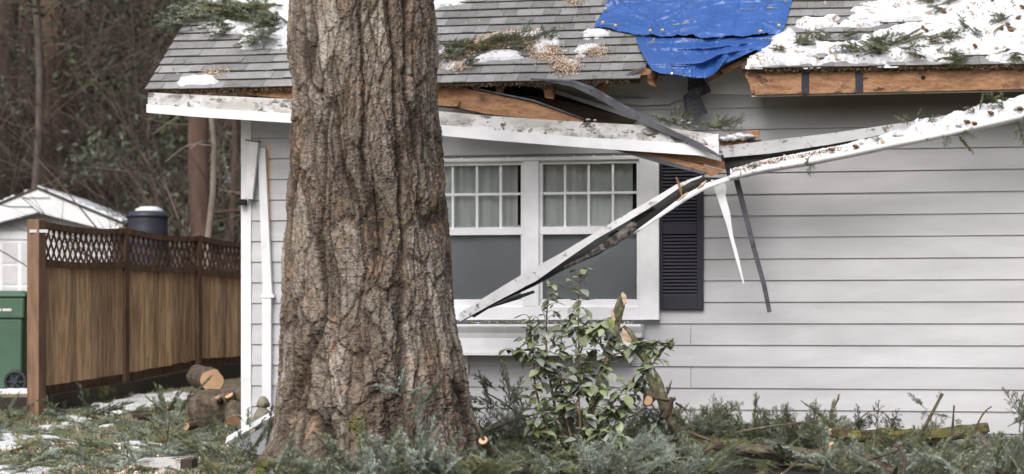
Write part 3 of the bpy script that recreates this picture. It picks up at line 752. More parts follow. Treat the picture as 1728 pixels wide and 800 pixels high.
# hanging white shard and grey bar
ws = pslab([(1200, 304), (1221, 305), (1226, 316), (1224, 330), (1232, 360), (1237, 398), (1248, 440), (1256, 478), (1254, 479), (1240, 432), (1226, 380), (1212, 338)], -.58, .006, mt['trim'], 'aluminium_shard', None)
tag(ws, 'pointed white metal shard hanging straight down from the gutter fold', 'metal shard')
gb_ = strip([(1228, 268), (1237, 300), (1250, 350), (1268, 420), (1285, 480), (1295, 528)], [(1238, 266), (1247, 300), (1259, 348), (1276, 418), (1293, 480), (1302, 526)], -.50, -.42, .03, 'hanging_bar', mt['grey_metal'], None)
tag(gb_, 'long grey metal bar dangling below the gutter fold against the siding', 'metal bar')
# hanging shingle scraps
for i, (pxs, v, lab) in enumerate([
        ([(1161, 134), (1187, 132), (1200, 154), (1190, 160), (1176, 163), (1160, 152)], -.20, 'black shingle scrap hanging right under the tarp tip, topmost of three'),
        ([(1175, 144), (1186, 146), (1182, 160), (1170, 171), (1157, 161), (1164, 152)], -.24, 'small curled shingle scrap in the middle of the hanging three'),
        ([(1153, 162), (1160, 158), (1182, 164), (1194, 191), (1168, 204), (1160, 196), (1154, 178)], -.22, 'lowest hanging shingle scrap with brown needles stuck on it')]):
    mm = M('shingle_scrap', [(.3, (.03, .03, .038)), (.7, (.09, .088, .10))], .9, 30, bump=.6, bscale=200, extra=dirt(.6, .66, 9, (.20, .12, .06)) if i == 2 else None)
    vs = [v+.02*math.sin(k*2.1+i) for k in range(len(pxs))]
    tag(pslab(pxs, v, .006, mm, 'shingle_scrap', None, vs), lab, 'shingle', 'shingle scraps hanging below the tarp')

# ------------------------------------------------------------------ tarp
def curve_at(pts, t):
    d = [0]
    for a, b in zip(pts, pts[1:]): d.append(d[-1]+math.hypot(b[0]-a[0], b[1]-a[1]))
    d = np.array(d)/d[-1]; return np.interp(t, d, [p[0] for p in pts]), np.interp(t, d, [p[1] for p in pts])
def coons(top, bot, left, right, nu, nv):
    u = np.linspace(0, 1, nu); v = np.linspace(0, 1, nv)
    T = np.stack(curve_at(top, u), -1); B = np.stack(curve_at(bot, u), -1); L = np.stack(curve_at(left, v), -1); Rr = np.stack(curve_at(right, v), -1)
    uu = u[None, :, None]; vv = v[:, None, None]
    return (1-vv)*T[None]+vv*B[None]+(1-uu)*L[:, None]+uu*Rr[:, None]-((1-uu)*(1-vv)*T[0]+uu*(1-vv)*T[-1]+(1-uu)*vv*B[0]+uu*vv*B[-1])
def grid_faces(ny, nx, off=0):
    idx = np.arange(nx*ny).reshape(ny, nx)+off
    return np.stack([idx[:-1, :-1], idx[:-1, 1:], idx[1:, 1:], idx[1:, :-1]], -1).reshape(-1, 4)
def thick(vt, f, nvec, t=.002):
    n = len(vt); v2 = vt-np.array(nvec)*t; return np.concatenate([vt, v2]), np.concatenate([f, f[:, ::-1]+n])
tarp = empty('blue_tarp', RF(RP(1170, 40)[0], .6), 'creased blue tarpaulin spread over the hole in the roof', 'tarpaulin')
def creases(X, Y, seed, k=1.0):
    w = perlin(X*1.1, Y*1.1, seed+9)*.9
    a = 1-np.abs(perlin(X*3+w, Y*3.4-w, seed)); b = 1-np.abs(perlin(X*7+w*2, Y*6, seed+1)); c = 1-np.abs(perlin(X*16, Y*15+w*3, seed+2))
    d = 1-np.abs(perlin(X*36+w*4, Y*33, seed+5))
    def line(q, per, w0): f_ = np.abs((q/per+.5) % 1-.5)*per; return np.exp(-(f_/w0)**2)
    jit = .012*perlin(X*5, Y*5, seed+8)
    fold = .007*line(X+jit, .235, .008)-.006*line(Y+jit+.05, .19, .008)
    dg = .016*np.exp(-((X*.75-Y*1.0+jit*2-seed*.013) % .62-.3)**2/.0007)+.012*np.exp(-((X*.9+Y*.8+jit*2) % .71-.35)**2/.0005)
    return k*(.014*a**7+.007*b**6+.004*c**5+.0012*d**4+.024*perlin(X*1.6, Y*1.6, seed+3)+fold+dg*(.5+perlin(X*2, Y*2, seed+6)))
nu, nv = 220, 150
P0 = RP(1048, -70); P1 = RP(1358, -70)
grid = coons([RP(1062, -70), RP(1352, -70)], [RP(*p) for p in [(1003, 51), (1040, 57), (1073, 65), (1120, 67), (1160, 67), (1195, 70), (1225, 68), (1250, 70), (1285, 66), (1303, 62), (1319, 61)]],
             [RP(1062, -70), RP(1030, 0), RP(1018, 25), RP(1003, 51)], [RP(1352, -70), RP(1338, 0), RP(1330, 32), RP(1328, 45), RP(1319, 61)], nu, nv)
X, Y = grid[..., 0], grid[..., 1]; h = .035+creases(X, Y, 21)
sag = np.exp(-((X-RP(1180, 60)[0])/.35)**2)*np.clip(1-Y/.9, 0, 1)*.03
edge = np.minimum(1, (np.linspace(1, 0, nv)[:, None])/.03)
h = h-sag+.02*(1-edge)*perlin(X*7, Y*2, 4)
pts = np.array([tuple(RF(x, y, z)) for x, y, z in zip(X.ravel(), Y.ravel(), h.ravel())])
nr = np.array(tuple(RF(0, 0, 1)-RF(0, 0, 0)))
v_, f_ = thick(pts, grid_faces(nv, nu)[:, ::-1], nr); link_mesh('upper_sheet', v_, f_, mt['tarp'], tarp, smooth_=True)
# lower flap: sags into the hole and hangs over the broken edge
px = coons([(1073, 62), (1120, 64), (1200, 66), (1260, 64), (1302, 60)], [(1100, 118), (1115, 124), (1140, 126), (1170, 131), (1190, 132), (1205, 125), (1222, 108), (1240, 100), (1258, 92), (1275, 85), (1288, 88)],
           [(1073, 62), (1078, 78), (1086, 94), (1100, 118)], [(1302, 60), (1300, 70), (1296, 80), (1288, 88)], 200, 110)
vv = np.linspace(0, 1, 110)[:, None]*np.ones((1, 200)); uu = np.linspace(0, 1, 200)[None, :]*np.ones((110, 1))
pts = []
for j in range(110):
    for i in range(200):
        x, y = px[j, i]; u, s = RP(x, y); p = RF(u, s, .02); vroof = (p-O).dot(V)
        t = vv[j, i]; a = uu[j, i]
        # the lower rows leave the roof plane and hang near vertical over the eave line
        vt = vroof*(1-t**1.5)+(-.50+.25*max(0, a-.5))*t**1.5
        fold = .17*math.exp(-((a-.60+.25*(t-.9))/.06)**2)*t+.15*math.exp(-((t-.50-.45*abs(a-.60))/.09)**2)*(1-abs(2*a-1))+.07*math.exp(-((t-.22-.2*abs(a-.45))/.06)**2)*(1-abs(2*a-1))
        fold += .035*math.sin((a*5.5+t*2.2)*2.2)*t*(1-t)*2
        vt += .16*math.sin(math.pi*t)*math.exp(-((a-.5)/.28)**2)-fold
        uu_, ww = HW(x, y, vt); pts.append((uu_, vt, ww))
A = np.array(pts); cr = creases(A[:, 0]*1.2, A[:, 2]*1.6, 33, 1.1)
pts = np.array([tuple(H(a, b-c, w)) for (a, b, w), c in zip(A, cr)])
v_, f_ = thick(pts, grid_faces(110, 200)[:, ::-1], (0, -1, .2)); link_mesh('lower_flap', v_, f_, mt['tarp'], tarp, smooth_=True)
for (x, y, v, r_) in ((1133.5, 124.5, -.58, .011), (1288, 87, -.50, .010)):
    u, w = HW(x, y, v); mb = MB(H); n = 14
    o_ = [(u+r_*math.cos(t), v, w+r_*math.sin(t)) for t in np.linspace(0, 2*math.pi, n, endpoint=False)]
    i_ = [(u+r_*.45*math.cos(t), v-.002, w+r_*.45*math.sin(t)) for t in np.linspace(0, 2*math.pi, n, endpoint=False)]
    b_ = [(a, v+.03, c) for a, _, c in o_]
    mb.loft([[H(*p) for p in b_], [H(*p) for p in o_], [H(*p) for p in i_]], caps=False); mb.build('grommet', mt['metal'], tarp)
for x, y in [(1023, 27), (1018, 50), (1040, 55), (1098, 64), (1119, 63), (1326, 12), (1315, 55), (1284, 65), (1095, 103), (1084, 90)]:
    u, s = RP(x, y); mb = MB(RF); a = rng.uniform(0, 3)
    if y < 80: 
        mb.prism([(u+.016*math.cos(a+t)*(1 if k % 2 else .7), s+.012*math.sin(a+t), .075) for k, t in enumerate(np.linspace(0, 5.2, 6))], [(u+.016*math.cos(a+t)*(1 if k % 2 else .7), s+.012*math.sin(a+t), .060) for k, t in enumerate(np.linspace(0, 5.2, 6))])
        tag(mb.build('dead_leaf', mt['tape']), {1023: 'yellow dead leaf high on the left edge of the blue tarp', 1018: 'yellow dead leaf near the lower left point of the blue tarp', 1040: 'yellow dead leaf on the lower hem next to the left point of the tarp', 1098: 'dead leaf on the tarp hem over the left of the lower flap', 1119: 'second dead leaf on the tarp hem over the lower flap, nearer its middle', 1326: 'yellow dead leaf high on the right edge of the blue tarp', 1315: 'yellow dead leaf at the lower right corner of the blue tarp', 1284: 'dead leaf on the tarp hem above the right grommet'}[x], 'leaf', 'yellow dead leaves stuck on the tarp')

# ------------------------------------------------------------------ snow, chips and litter on the roof
def patch(name, polys, frame, to_uv, m, thk, cell, seed, parent=None, kind='stuff', nz=.04, rnd=.05, lump=.3, nf=9.0, holes=(), label=None):
    """polys in photo pixels -> surface coordinates; a rounded heightfield lying on the surface"""
    PU = [[to_uv(*p) for p in q] for q in polys]; HU = [[to_uv(*p) for p in q] for q in holes]
    allp = np.array([p for q in PU for p in q]); lo = allp.min(0)-.05; hi = allp.max(0)+.05
    xs = np.arange(lo[0], hi[0], cell); ys = np.arange(lo[1], hi[1], cell); X, Y = np.meshgrid(xs, ys)
    d = np.full(X.shape, -9.0)
    for q in PU: d = np.maximum(d, sdf(X, Y, q))
    for q in HU: d = np.minimum(d, -sdf(X, Y, q))
    d = d+nz*fbm(X*nf, Y*nf*1.4, seed, 4)*1.8
    hgt = thk*np.clip(d/rnd, 0, 1)**.5*(1-lump*.5+lump*fbm(X*6, Y*6, seed+7, 3))+.004*fbm(X*40, Y*40, seed+3, 2)
    hgt = np.where(d > 0, np.maximum(hgt, .002), -.012)
    keep = (d > -cell*1.2); f = grid_faces(len(ys), len(xs)); kf = keep.ravel()[f].any(1); f = f[kf]
    used = np.unique(f); mp = np.full(X.size, -1); mp[used] = np.arange(len(used)); f = mp[f]
    xx, yy, hh = X.ravel()[used], Y.ravel()[used], hgt.ravel()[used]
    pts = np.array([tuple(frame(a, b, c)) for a, b, c in zip(xx, yy, hh)])
    o = link_mesh(name, pts, f, m, parent, smooth_=True); tag(o, label, kind=kind); return o
RH = .024
def RFh(u, s, h): return RF(u, s, h+RH)
patch('roof_snow', [[(300, 147), (308, 138), (335, 132), (364, 131), (362, 140), (345, 147)],
    [(405, 75), (415, 62), (440, 55), (500, 45), (500, 84), (470, 82), (412, 84)], [(340, 48), (365, 38), (420, 42), (470, 50), (430, 56), (385, 58), (360, 56)],
    [(350, 5), (372, 0), (400, -20), (500, -30), (500, 20), (440, 12), (400, 18), (365, 20)], [(440, 20), (500, 10), (500, 50), (460, 50)]],
    RFh, RP, mt['snow'], .035, .012, 5)
patch('roof_snow', [[(730, 115), (738, 105), (780, 108), (800, 100), (830, 90), (870, 88), (880, 100), (835, 105), (800, 112), (760, 122)],
    [(840, 60), (900, 56), (945, 62), (945, 75), (925, 82), (930, 95), (905, 95), (895, 75), (850, 70)], [(982, 57), (1010, 53), (1032, 56), (1030, 66), (990, 66)],
    [(968, 92), (985, 78), (1005, 78), (1015, 85), (985, 95)], [(730, 0), (760, -8), (805, -6), (800, 4), (750, 12), (736, 20), (730, 18)], [(735, 92), (755, 82), (775, 84), (745, 96)], [(950, 108), (968, 105), (975, 112), (955, 116)]],
    RFh, RP, mt['snow_dirty'], .022, .010, 6, nz=.03, rnd=.04)
patch('roof_snow', [[(1262, 116), (1272, 98), (1300, 80), (1310, 70), (1335, 52), (1345, 80), (1380, 62), (1372, 76), (1420, 80), (1450, 70), (1500, 52), (1560, 40), (1440, 34), (1440, 18), (1500, 22), (1555, -25), (1800, -60), (1800, 110), (1700, 108), (1640, 108), (1600, 107), (1550, 102), (1500, 112), (1450, 110), (1420, 100), (1390, 112), (1330, 114)],
    [(1340, 48), (1360, 36), (1412, 32), (1408, 46), (1370, 54)], [(1420, 44), (1480, 28), (1520, 26), (1510, 42), (1440, 50)], [(1455, 12), (1500, 0), (1560, -20), (1545, 14), (1480, 20)]],
    RFh, RP, mt['snow_dirty'], .045, .010, 8, nz=.05, nf=6, holes=[[(1630, 98), (1680, 92), (1662, 112), (1630, 112)], [(1560, 106), (1600, 100), (1600, 114), (1570, 114)], [(1385, 90), (1400, 98), (1390, 108), (1370, 102)]])
def scatter_flakes(name, n, gen, mats, size, seed, label=None, asp=3, wts=None):
    r = np.random.RandomState(seed); P = []; 
    V_ = []; Fc = []; Mi = []; k = 0
    for i in range(n):
        p = gen(r)
        if p is None: continue
        s = size*r.uniform(.5, 1.4); a = r.normal(size=3); a /= np.linalg.norm(a); b = np.cross(a, r.normal(size=3)); b /= np.linalg.norm(b)
        p = np.array(tuple(p)); a = a*s; b = b*s/asp
        V_ += [p-a-b, p+a-b*.6, p+a*.8+b, p-a*.7+b]; Fc.append([k, k+1, k+2, k+3]); k += 4; Mi.append(r.choice(len(mats), p=wts))
    return tag(link_mesh(name, np.array(V_), np.array(Fc), mats, None, Mi), label, kind='stuff')
def in_polys(polys, to_uv, frame, hmax, jit=.06):
    PU = [np.array([to_uv(*p) for p in q]) for q in polys]; ar = np.array([abs(np.ptp(q[:, 0])*np.ptp(q[:, 1])) for q in PU]); ar = ar/ar.sum()
    def g(r):
        q = PU[r.choice(len(PU), p=ar)]
        for _ in range(8):
            x = r.uniform(q[:, 0].min(), q[:, 0].max()); y = r.uniform(q[:, 1].min(), q[:, 1].max())
            if sdf(np.array([x]), np.array([y]), q)[0] > -.01: return frame(x+r.normal()*jit*.3, y+r.normal()*jit*.3, hmax*r.rand())
        return None
    return g
scatter_flakes('sawdust', 15000, in_polys([[(745, 108), (760, 90), (830, 68), (860, 60), (915, 62), (905, 82), (860, 80), (800, 88), (770, 108), (790, 118), (780, 122)], [(895, 85), (925, 82), (945, 92), (925, 108), (905, 100)], [(935, 112), (950, 104), (975, 108), (974, 124), (950, 130), (938, 122)], [(985, 92), (1000, 84), (1022, 88), (1018, 98), (992, 100)], [(960, 0), (982, 2), (978, 12), (962, 12)], [(344, 128), (372, 124), (376, 130), (350, 134)]], RP, RFh, .022, .12), [mt['chips'], mt['litter']], .006, 3, asp=1.6, wts=[.8, .2])
def rnd_roof(r):
    x = r.uniform(250, 1728); y = r.uniform(-20, 140)
    u, s = RP(x, y)
    if s < 0 or u < UL+.05 or inhole(u, s): return None
    return RFh(u, s, .004 if x < 1250 else .04*r.rand())
def snow_lit(r):
    x = r.uniform(1265, 1728); y = 113-120*r.rand()**1.5; u, s = RP(x, y)
    if x < 1350 and y < 75: return None
    if mn.noise((u*2.6, s*3.2, 1)) < .02+.25*r.rand(): return None
    return RFh(u, s, .030+.03*r.rand()) if s > 0 else None
scatter_flakes('needle_litter', 1100, snow_lit, [mt['litter'], mt['n_dark'], mt['twig']], .013, 25, asp=3.5, wts=[.4, .35, .25])
scatter_flakes('needle_litter', 900, rnd_roof, [mt['litter'], mt['chips'], mt['n_olive']], .010, 5, asp=3, wts=[.55, .25, .2])
def eave_lit(r):
    x = r.uniform(250, 1720)
    if 1070 < x < 1262: return None
    u, s = RP(x, 145 if x < 500 else 130); u = UL+.05+(UR-UL)*r.rand()
    if RP(1064, 130)[0] < u < RP(1262, 116)[0]: return None
    return RF(u, -.015+r.uniform(-.01, .012), .005-abs(r.normal())*.018)
scatter_flakes('needle_litter', 9000, eave_lit, [mt['litter'], mt['twig']], .015, 6, asp=6, wts=[.5, .5])

def roof_bough(items, label, cat='fir bough', group=None, mix=((0, .4), (2, .4), (3, .2))):
    its = []; r = rng
    for (x, y, ang, pi, scl) in items:
        u, s = RP(x, y); p = RFh(u, s, .03); a = R(ang); d = (RF(math.cos(a), math.sin(a), 0)-RF(0, 0, 0))+Vector((0, 0, .12))
        q = r.random(); mo = mix[0][0] if q < mix[0][1] else mix[1][0] if q < mix[0][1]+mix[1][1] else mix[2][0]
        its.append((pi, p, d, r.uniform(-.5, .5)+.6, scl, mo))
        for _ in range(2):
            dd = Vector((d.x+r.uniform(-.8, .8), d.y+r.uniform(-.6, .6), d.z+r.uniform(-.05, .3)))
            its.append((4, p+Vector((r.uniform(-.06, .06), r.uniform(-.05, .05), r.uniform(0, .04))), dd, r.uniform(-.6, .6), scl*r.uniform(.6, .95), mo))
    return merged('fir_bough', its, NM, label, cat, group=group)
GR = 'broken fir boughs lying on the roof'
roof_bough([(470, 60, 150, 0, 1.1), (440, 30, 170, 1, 1.1), (400, 30, 185, 3, 1.3), (380, 45, 200, 1, .9), (430, 50, 160, 3, 1.1), (350, 35, 200, 3, 1.0), (410, 20, 170, 1, .9), (470, 20, 200, 1, 1), (330, 40, 205, 4, 1.2), (480, 40, 230, 1, .8), (450, 65, 260, 4, 1), (400, 55, 210, 4, 1.1), (370, 22, 190, 1, .8), (320, 55, 210, 4, .9), (455, 12, 150, 1, .9), (478, 48, 200, 3, .9), (440, 74, 240, 4, 1), (470, 78, 200, 4, 1), (455, 40, 130, 3, .9), (420, 8, 160, 3, .9)], 'large fir bough lying on snow at the left end of the roof', group=GR)
roof_bough([(790, 92, 20, 1, .7), (820, 84, 10, 3, .8), (850, 78, 0, 1, .6), (770, 108, 190, 3, .8), (790, 100, 230, 4, .9), (800, 92, 170, 1, .7), (890, 80, 20, 4, .8), (860, 90, 350, 4, .8), (930, 78, 80, 4, .6), (745, 100, 30, 3, .7), (835, 90, 200, 4, .8), (760, 100, 40, 4, .8), (795, 108, 280, 4, .7)], 'flattened fir bough mixed with wood chips between the big trunk and the tarp', group=GR)
roof_bough([(1500, 95, 175, 1, .8), (1480, 90, 20, 3, .8), (1510, 88, 10, 4, .9), (1460, 98, 190, 3, .8), (1500, 100, 200, 4, 1), (1530, 98, 300, 4, .8), (1470, 86, 340, 4, .9)], 'thick dark fir bough on the snow above the exposed brown board', group=GR)
roof_bough([(1545, 74, 350, 3, .7), (1580, 80, 10, 4, .9), (1560, 85, 340, 4, .8)], 'fir sprig just right of the thick dark bough on the roof snow', group=GR)
roof_bough([(1400, 80, 170, 4, .8), (1385, 85, 200, 4, .6), (1420, 74, 10, 4, .6)], 'small fir sprig on the snow beside the right edge of the tarp', group=GR)
roof_bough([(1580, 20, 10, 4, .8), (1585, 14, 200, 4, .7), (1590, 24, 250, 4, .6)], 'round fir tuft alone high on the roof snow', group=GR)
roof_bough([(1635, 62, 120, 4, .5), (1640, 66, 300, 4, .5)], 'tiny fir sprig standing in the middle of the roof snow', group=GR)
roof_bough([(1340, 90, 30, 4, .7), (1332, 96, 190, 4, .5)], 'thin fir sprig in dirty snow at the broken roof edge', group=GR)
roof_bough([(1600, 104, 300, 4, .8), (1612, 108, 280, 4, .8), (1590, 100, 340, 4, .6)], 'fir sprig drooping over the eave onto the exposed brown board', group=GR)
roof_bough([(1700, 40, 230, 4, .7), (1690, 55, 250, 4, .6)], 'fir sprig on the roof snow near the right edge of the photo, upper', group=GR)
roof_bough([(1706, 104, 280, 4, .6), (1716, 100, 250, 4, .5)], 'fir sprig hanging over the eave at the right edge of the photo', group=GR)
# cones
def cone_mesh():
    mb = MB(); rings = []
    for i in range(9):
        t = i/8; r0 = .012*math.sin(math.pi*(.12+.8*t))**.7
        rings.append([Vector((t*.055, r0*(1+.25*(j % 2))*math.cos(j*math.pi/5+(i % 2)*.3), r0*(1+.25*(j % 2))*math.sin(j*math.pi/5+(i % 2)*.3))) for j in range(10)])
    mb.loft(rings); return mb
cone0 = None
def put_cone(p, rot, label, grp):
    global cone0
    if cone0 is None: cone0 = cone_mesh().build('fir_cone', mt['cone'], base=(0.027, 0, 0)); o = cone0
    else: o = cone0.copy(); C.objects.link(o)
    o.location = p; o.rotation_euler = rot; o.scale = (1, 1, 1); tag(o, label, 'fir cone', grp)
for (x, y, lab) in [(1557, 60, 'left cone of the touching pair above the thick dark bough'), (1563, 66, 'right cone of the touching pair above the thick dark bough'), (1700, 55, 'topmost cone of the cluster of three at the right of the roof snow'), (1705, 65, 'lower right cone of the cluster of three on the roof snow'), (1690, 62, 'lower left cone of the cluster of three on the roof snow'), (1718, 44, 'single cone above the cluster of three by the right edge'), (1592, 34, 'cone under the round fir tuft high on the roof'), (1698, 6, 'cone at the top edge of the photo above the snow, rightmost pair'), (1674, 14, 'cone high on the roof left of the one at the top edge'), (1725, 26, 'cone cut by the right edge of the photo'), (1566, 6, 'cone at the top edge left of the round fir tuft'), (1640, 8, 'lone cone near the top edge between tuft and right side'), (1645, 92, 'cone next to the bare shingle patch above the brown board')]:
    u, s = RP(x, y); put_cone(RFh(u, s, .055), (rng.uniform(0, 6), -TH*.6, rng.uniform(0, 6)), 'brown fir '+lab, 'fir cones on the roof snow')

# snow, cones and sprigs inside the torn gutter
def gutter_snow(x0, x1, hf, seed, name='gutter_snow'):
    n = int((x1-x0)/1.2); m = 12; pts = []
    for i in range(n+1):
        x = x0+(x1-x0)*i/n; yl = np.interp(x, [p[0] for p in RL_t], [p[1] for p in RL_t]); yb = np.interp(x, [p[0] for p in RB_b], [p[1] for p in RB_b])
        hh = hf(x)
        for j in range(m+1):
            t = j/m; v = -.674+.126*t; y = (yl+.5)*(1-t)+(max(yb, yl-16)+4)*t
            bump_ = hh*math.sin(math.pi*t*.93)**.6*(.62+.30*mn.noise((x*.03, t*1.5, seed))+.13*mn.noise((x*.10, t*3, seed+2)))+1.0*mn.noise((x*.25, t*5, seed+4))
            u, w = HW(x, y-max(bump_, 0), v); pts.append(tuple(H(u, v, w)))
    return tag(link_mesh(name, np.array(pts), grid_faces(n+1, m+1), mt['snow_dirty'], None, smooth_=True), kind='stuff')
gutter_snow(1232, 1800, lambda x: np.interp(x, [1232, 1290, 1330, 1420, 1480, 1520, 1550, 1640, 1728, 1800], [3, 3, 5, 7, 13, 20, 34, 34, 40, 40]), 3)
def gut(x, y, v=-.64):
    u, w = HW(x, y, v); return H(u, v, w)
def gutter_bough(items, label, mo=2, group='fir sprigs caught in the torn gutter'):
    its = []
    for (x, y, dx, dz, pi, scl) in items: its.append((pi, gut(x, y), (dx*cp, -.25, dz), rng.uniform(0, 3), scl, mo if rng.random() < .7 else 0))
    return merged('fir_sprig', its, NM, label, 'fir sprig', group=group)
gutter_bough([(1545, 206, -1, .3, 4, .6), (1560, 208, 1, .3, 4, .5), (1550, 206, .2, .8, 4, .4)], 'fir sprig on the gutter where its snow begins')
gutter_bough([(1600, 216, 1, -.3, 4, .6), (1610, 220, .6, -1, 4, .8), (1616, 216, 1, -.6, 4, .6), (1604, 220, -.3, -1, 4, .5)], 'fir sprig spilling down over the front lip of the snowy gutter')
gutter_bough([(1652, 190, .3, 1, 4, .5), (1648, 192, -1, .3, 4, .4)], 'small fir sprig standing up from the gutter snow')
gutter_bough([(1700, 186, -1, .5, 4, .8), (1715, 196, .3, -1, 4, .9), (1695, 188, 1, -.4, 4, .7)], 'fir sprig in the gutter at the right edge of the photo')
gutter_bough([(1290, 280, 1, .1, 4, .4), (1284, 282, -1, .2, 4, .4)], 'short fir sprig in the gutter close to its fold')
gutter_bough([(1250, 286, -.2, -1, 4, .35), (1254, 284, .5, -.7, 4, .3)], 'tiny olive sprig over the rim at the gutter fold', 3)
gutter_bough([(1370, 258, 0, -1, 4, .65), (1368, 262, -.5, -1, 4, .3)], 'thin sprig dangling straight down from the middle of the snowy gutter', 0)
gutter_bough([(1500, 232, 1, .1, 4, .4), (1490, 236, -1, .2, 4, .35)], 'low fir sprig on the gutter snow left of the deep snow')
scatter_flakes('needle_litter', 900, lambda r: (lambda x: gut(x, np.interp(x, [p[0] for p in RL_t], [p[1] for p in RL_t])-2-r.rand()*9, -.655+.05*r.rand()))(r.uniform(1235, 1420) if r.rand() < .8 else r.uniform(1420, 1728)), [mt['litter'], mt['chips']], .010, 15, asp=3, wts=[.6, .4])
for x, y, lab in [(1403, 252, 'lying in the thin gutter snow, leftmost of the gutter cones'), (1444, 247, 'second from the gutter fold, dark and half buried'), (1632, 205, 'left one of the touching pair in deep gutter snow'), (1645, 208, 'right one of the touching pair in deep gutter snow'), (1722, 183, 'by the right edge of the photo in the gutter'), (1672, 190, 'between the touching pair and the right edge in the gutter')]:
    put_cone(gut(x, y, -.68), (rng.uniform(0, 6), .2, rng.uniform(-.5, .5)), 'brown fir cone '+lab, 'fir cones in the gutter snow')
# debris heap on the broken corner
def corner_bough(items, label):
    its = [(pi, HP(x, y, v), (dx, -.3, dz), rng.uniform(0, 3), scl, 2 if rng.random() < .6 else 0) for (x, y, v, dx, dz, pi, scl) in items]
    return merged('fir_sprig', its, NM, label, 'fir sprig', group='fir sprigs on the broken eave corner')
corner_bough([(1148, 210, -.5, .5, .5, 4, .6), (1135, 212, -.5, .2, .6, 4, .6), (1150, 212, -.5, -1, .15, 4, .7), (1145, 206, -.5, .1, 1, 4, .5), (1130, 208, -.5, -1, .3, 4, .6), (1160, 214, -.5, .8, .2, 4, .4), (1140, 212, -.5, 1, -.1, 4, .6)], 'fir sprig tuft on the eave board under the shingle scraps')
corner_bough([(1205, 220, -.5, .5, .5, 4, .6), (1230, 220, -.5, -.4, .5, 4, .6), (1220, 222, -.5, 1, .1, 3, .5), (1190, 218, -.45, 1, .15, 4, .8), (1215, 216, -.45, 1, .2, 4, .7), (1240, 214, -.45, .4, .6, 4, .5), (1225, 220, -.45, -1, .15, 4, .8)], 'flat dark fir sprig lying across the broken corner')
def lump(name, px_, py_, v, r, seed, m, label=None, cat=None, group=None, sq=.7):
    p = HP(px_, py_, v); mb = MB(); n, k = 12, 8; rings = []
    for i in range(k):
        a = math.pi*(i+.3)/(k-.4); ring = []
        for j in range(n):
            q = 2*math.pi*j/n; d = Vector((math.sin(a)*math.cos(q), math.sin(a)*math.sin(q), math.cos(a)*sq)); ring.append(p+d*r*(1+.5*mn.noise(d*1.7+Vector((seed, 0, 0)))))
        rings.append(ring)
    mb.loft(rings); o = mb.build(name, m, smooth_=True); return o
def join_lumps(name, specs, m, kind='stuff'):
    mb = MB()
    for (x, y, v, r, seed) in specs:
        p = HP(x, y, v); n, k = 10, 7; rings = []
        for i in range(k):
            a = math.pi*(i+.25)/(k-.5); rings.append([p+Vector((math.sin(a)*math.cos(2*math.pi*j/n), math.sin(a)*math.sin(2*math.pi*j/n), math.cos(a)*.42))*r*(1+1.1*mn.noise(Vector((math.cos(2*math.pi*j/n)*1.5, math.sin(2*math.pi*j/n)*1.5, a))+Vector((seed, 0, 0)))) for j in range(n)])
        mb.loft(rings)
    return tag(mb.build(name, m, smooth_=True), kind=kind)
join_lumps('snow_clods', [(1236, 233, -.50, .062, 21), (1256, 231, -.48, .066, 22), (1246, 229, -.46, .045, 24), (1222, 235, -.52, .04, 25)]+[q for q in [(1232, 231, -.52, .045, 1), (1250, 228, -.5, .05, 2), (1262, 232, -.5, .035, 3), (1222, 234, -.53, .03, 4), (1155, 203, -.5, .022, 5), (1163, 208, -.5, .022, 6), (1170, 212, -.5, .018, 7), (1165, 201, -.48, .018, 8), (1176, 214, -.5, .014, 9), (992, 202, -.56, .014, 10), (1004, 203, -.56, .014, 11), (1244, 238, -.52, .03, 12), (1147, 200, -.5, .014, 13)] if q[3] < .025], mt['snow_dirty'])
# litter on the window box ledge
def ledge(r):
    x = r.uniform(790, 1070); return HP(x, 545.5-2.5*r.rand(), -.16-.06*r.rand())
scatter_flakes('needle_litter', 700, ledge, [mt['litter'], mt['n_mid'], mt['snow'], mt['moss']], .010, 9, asp=2, wts=[.3, .3, .25, .15])

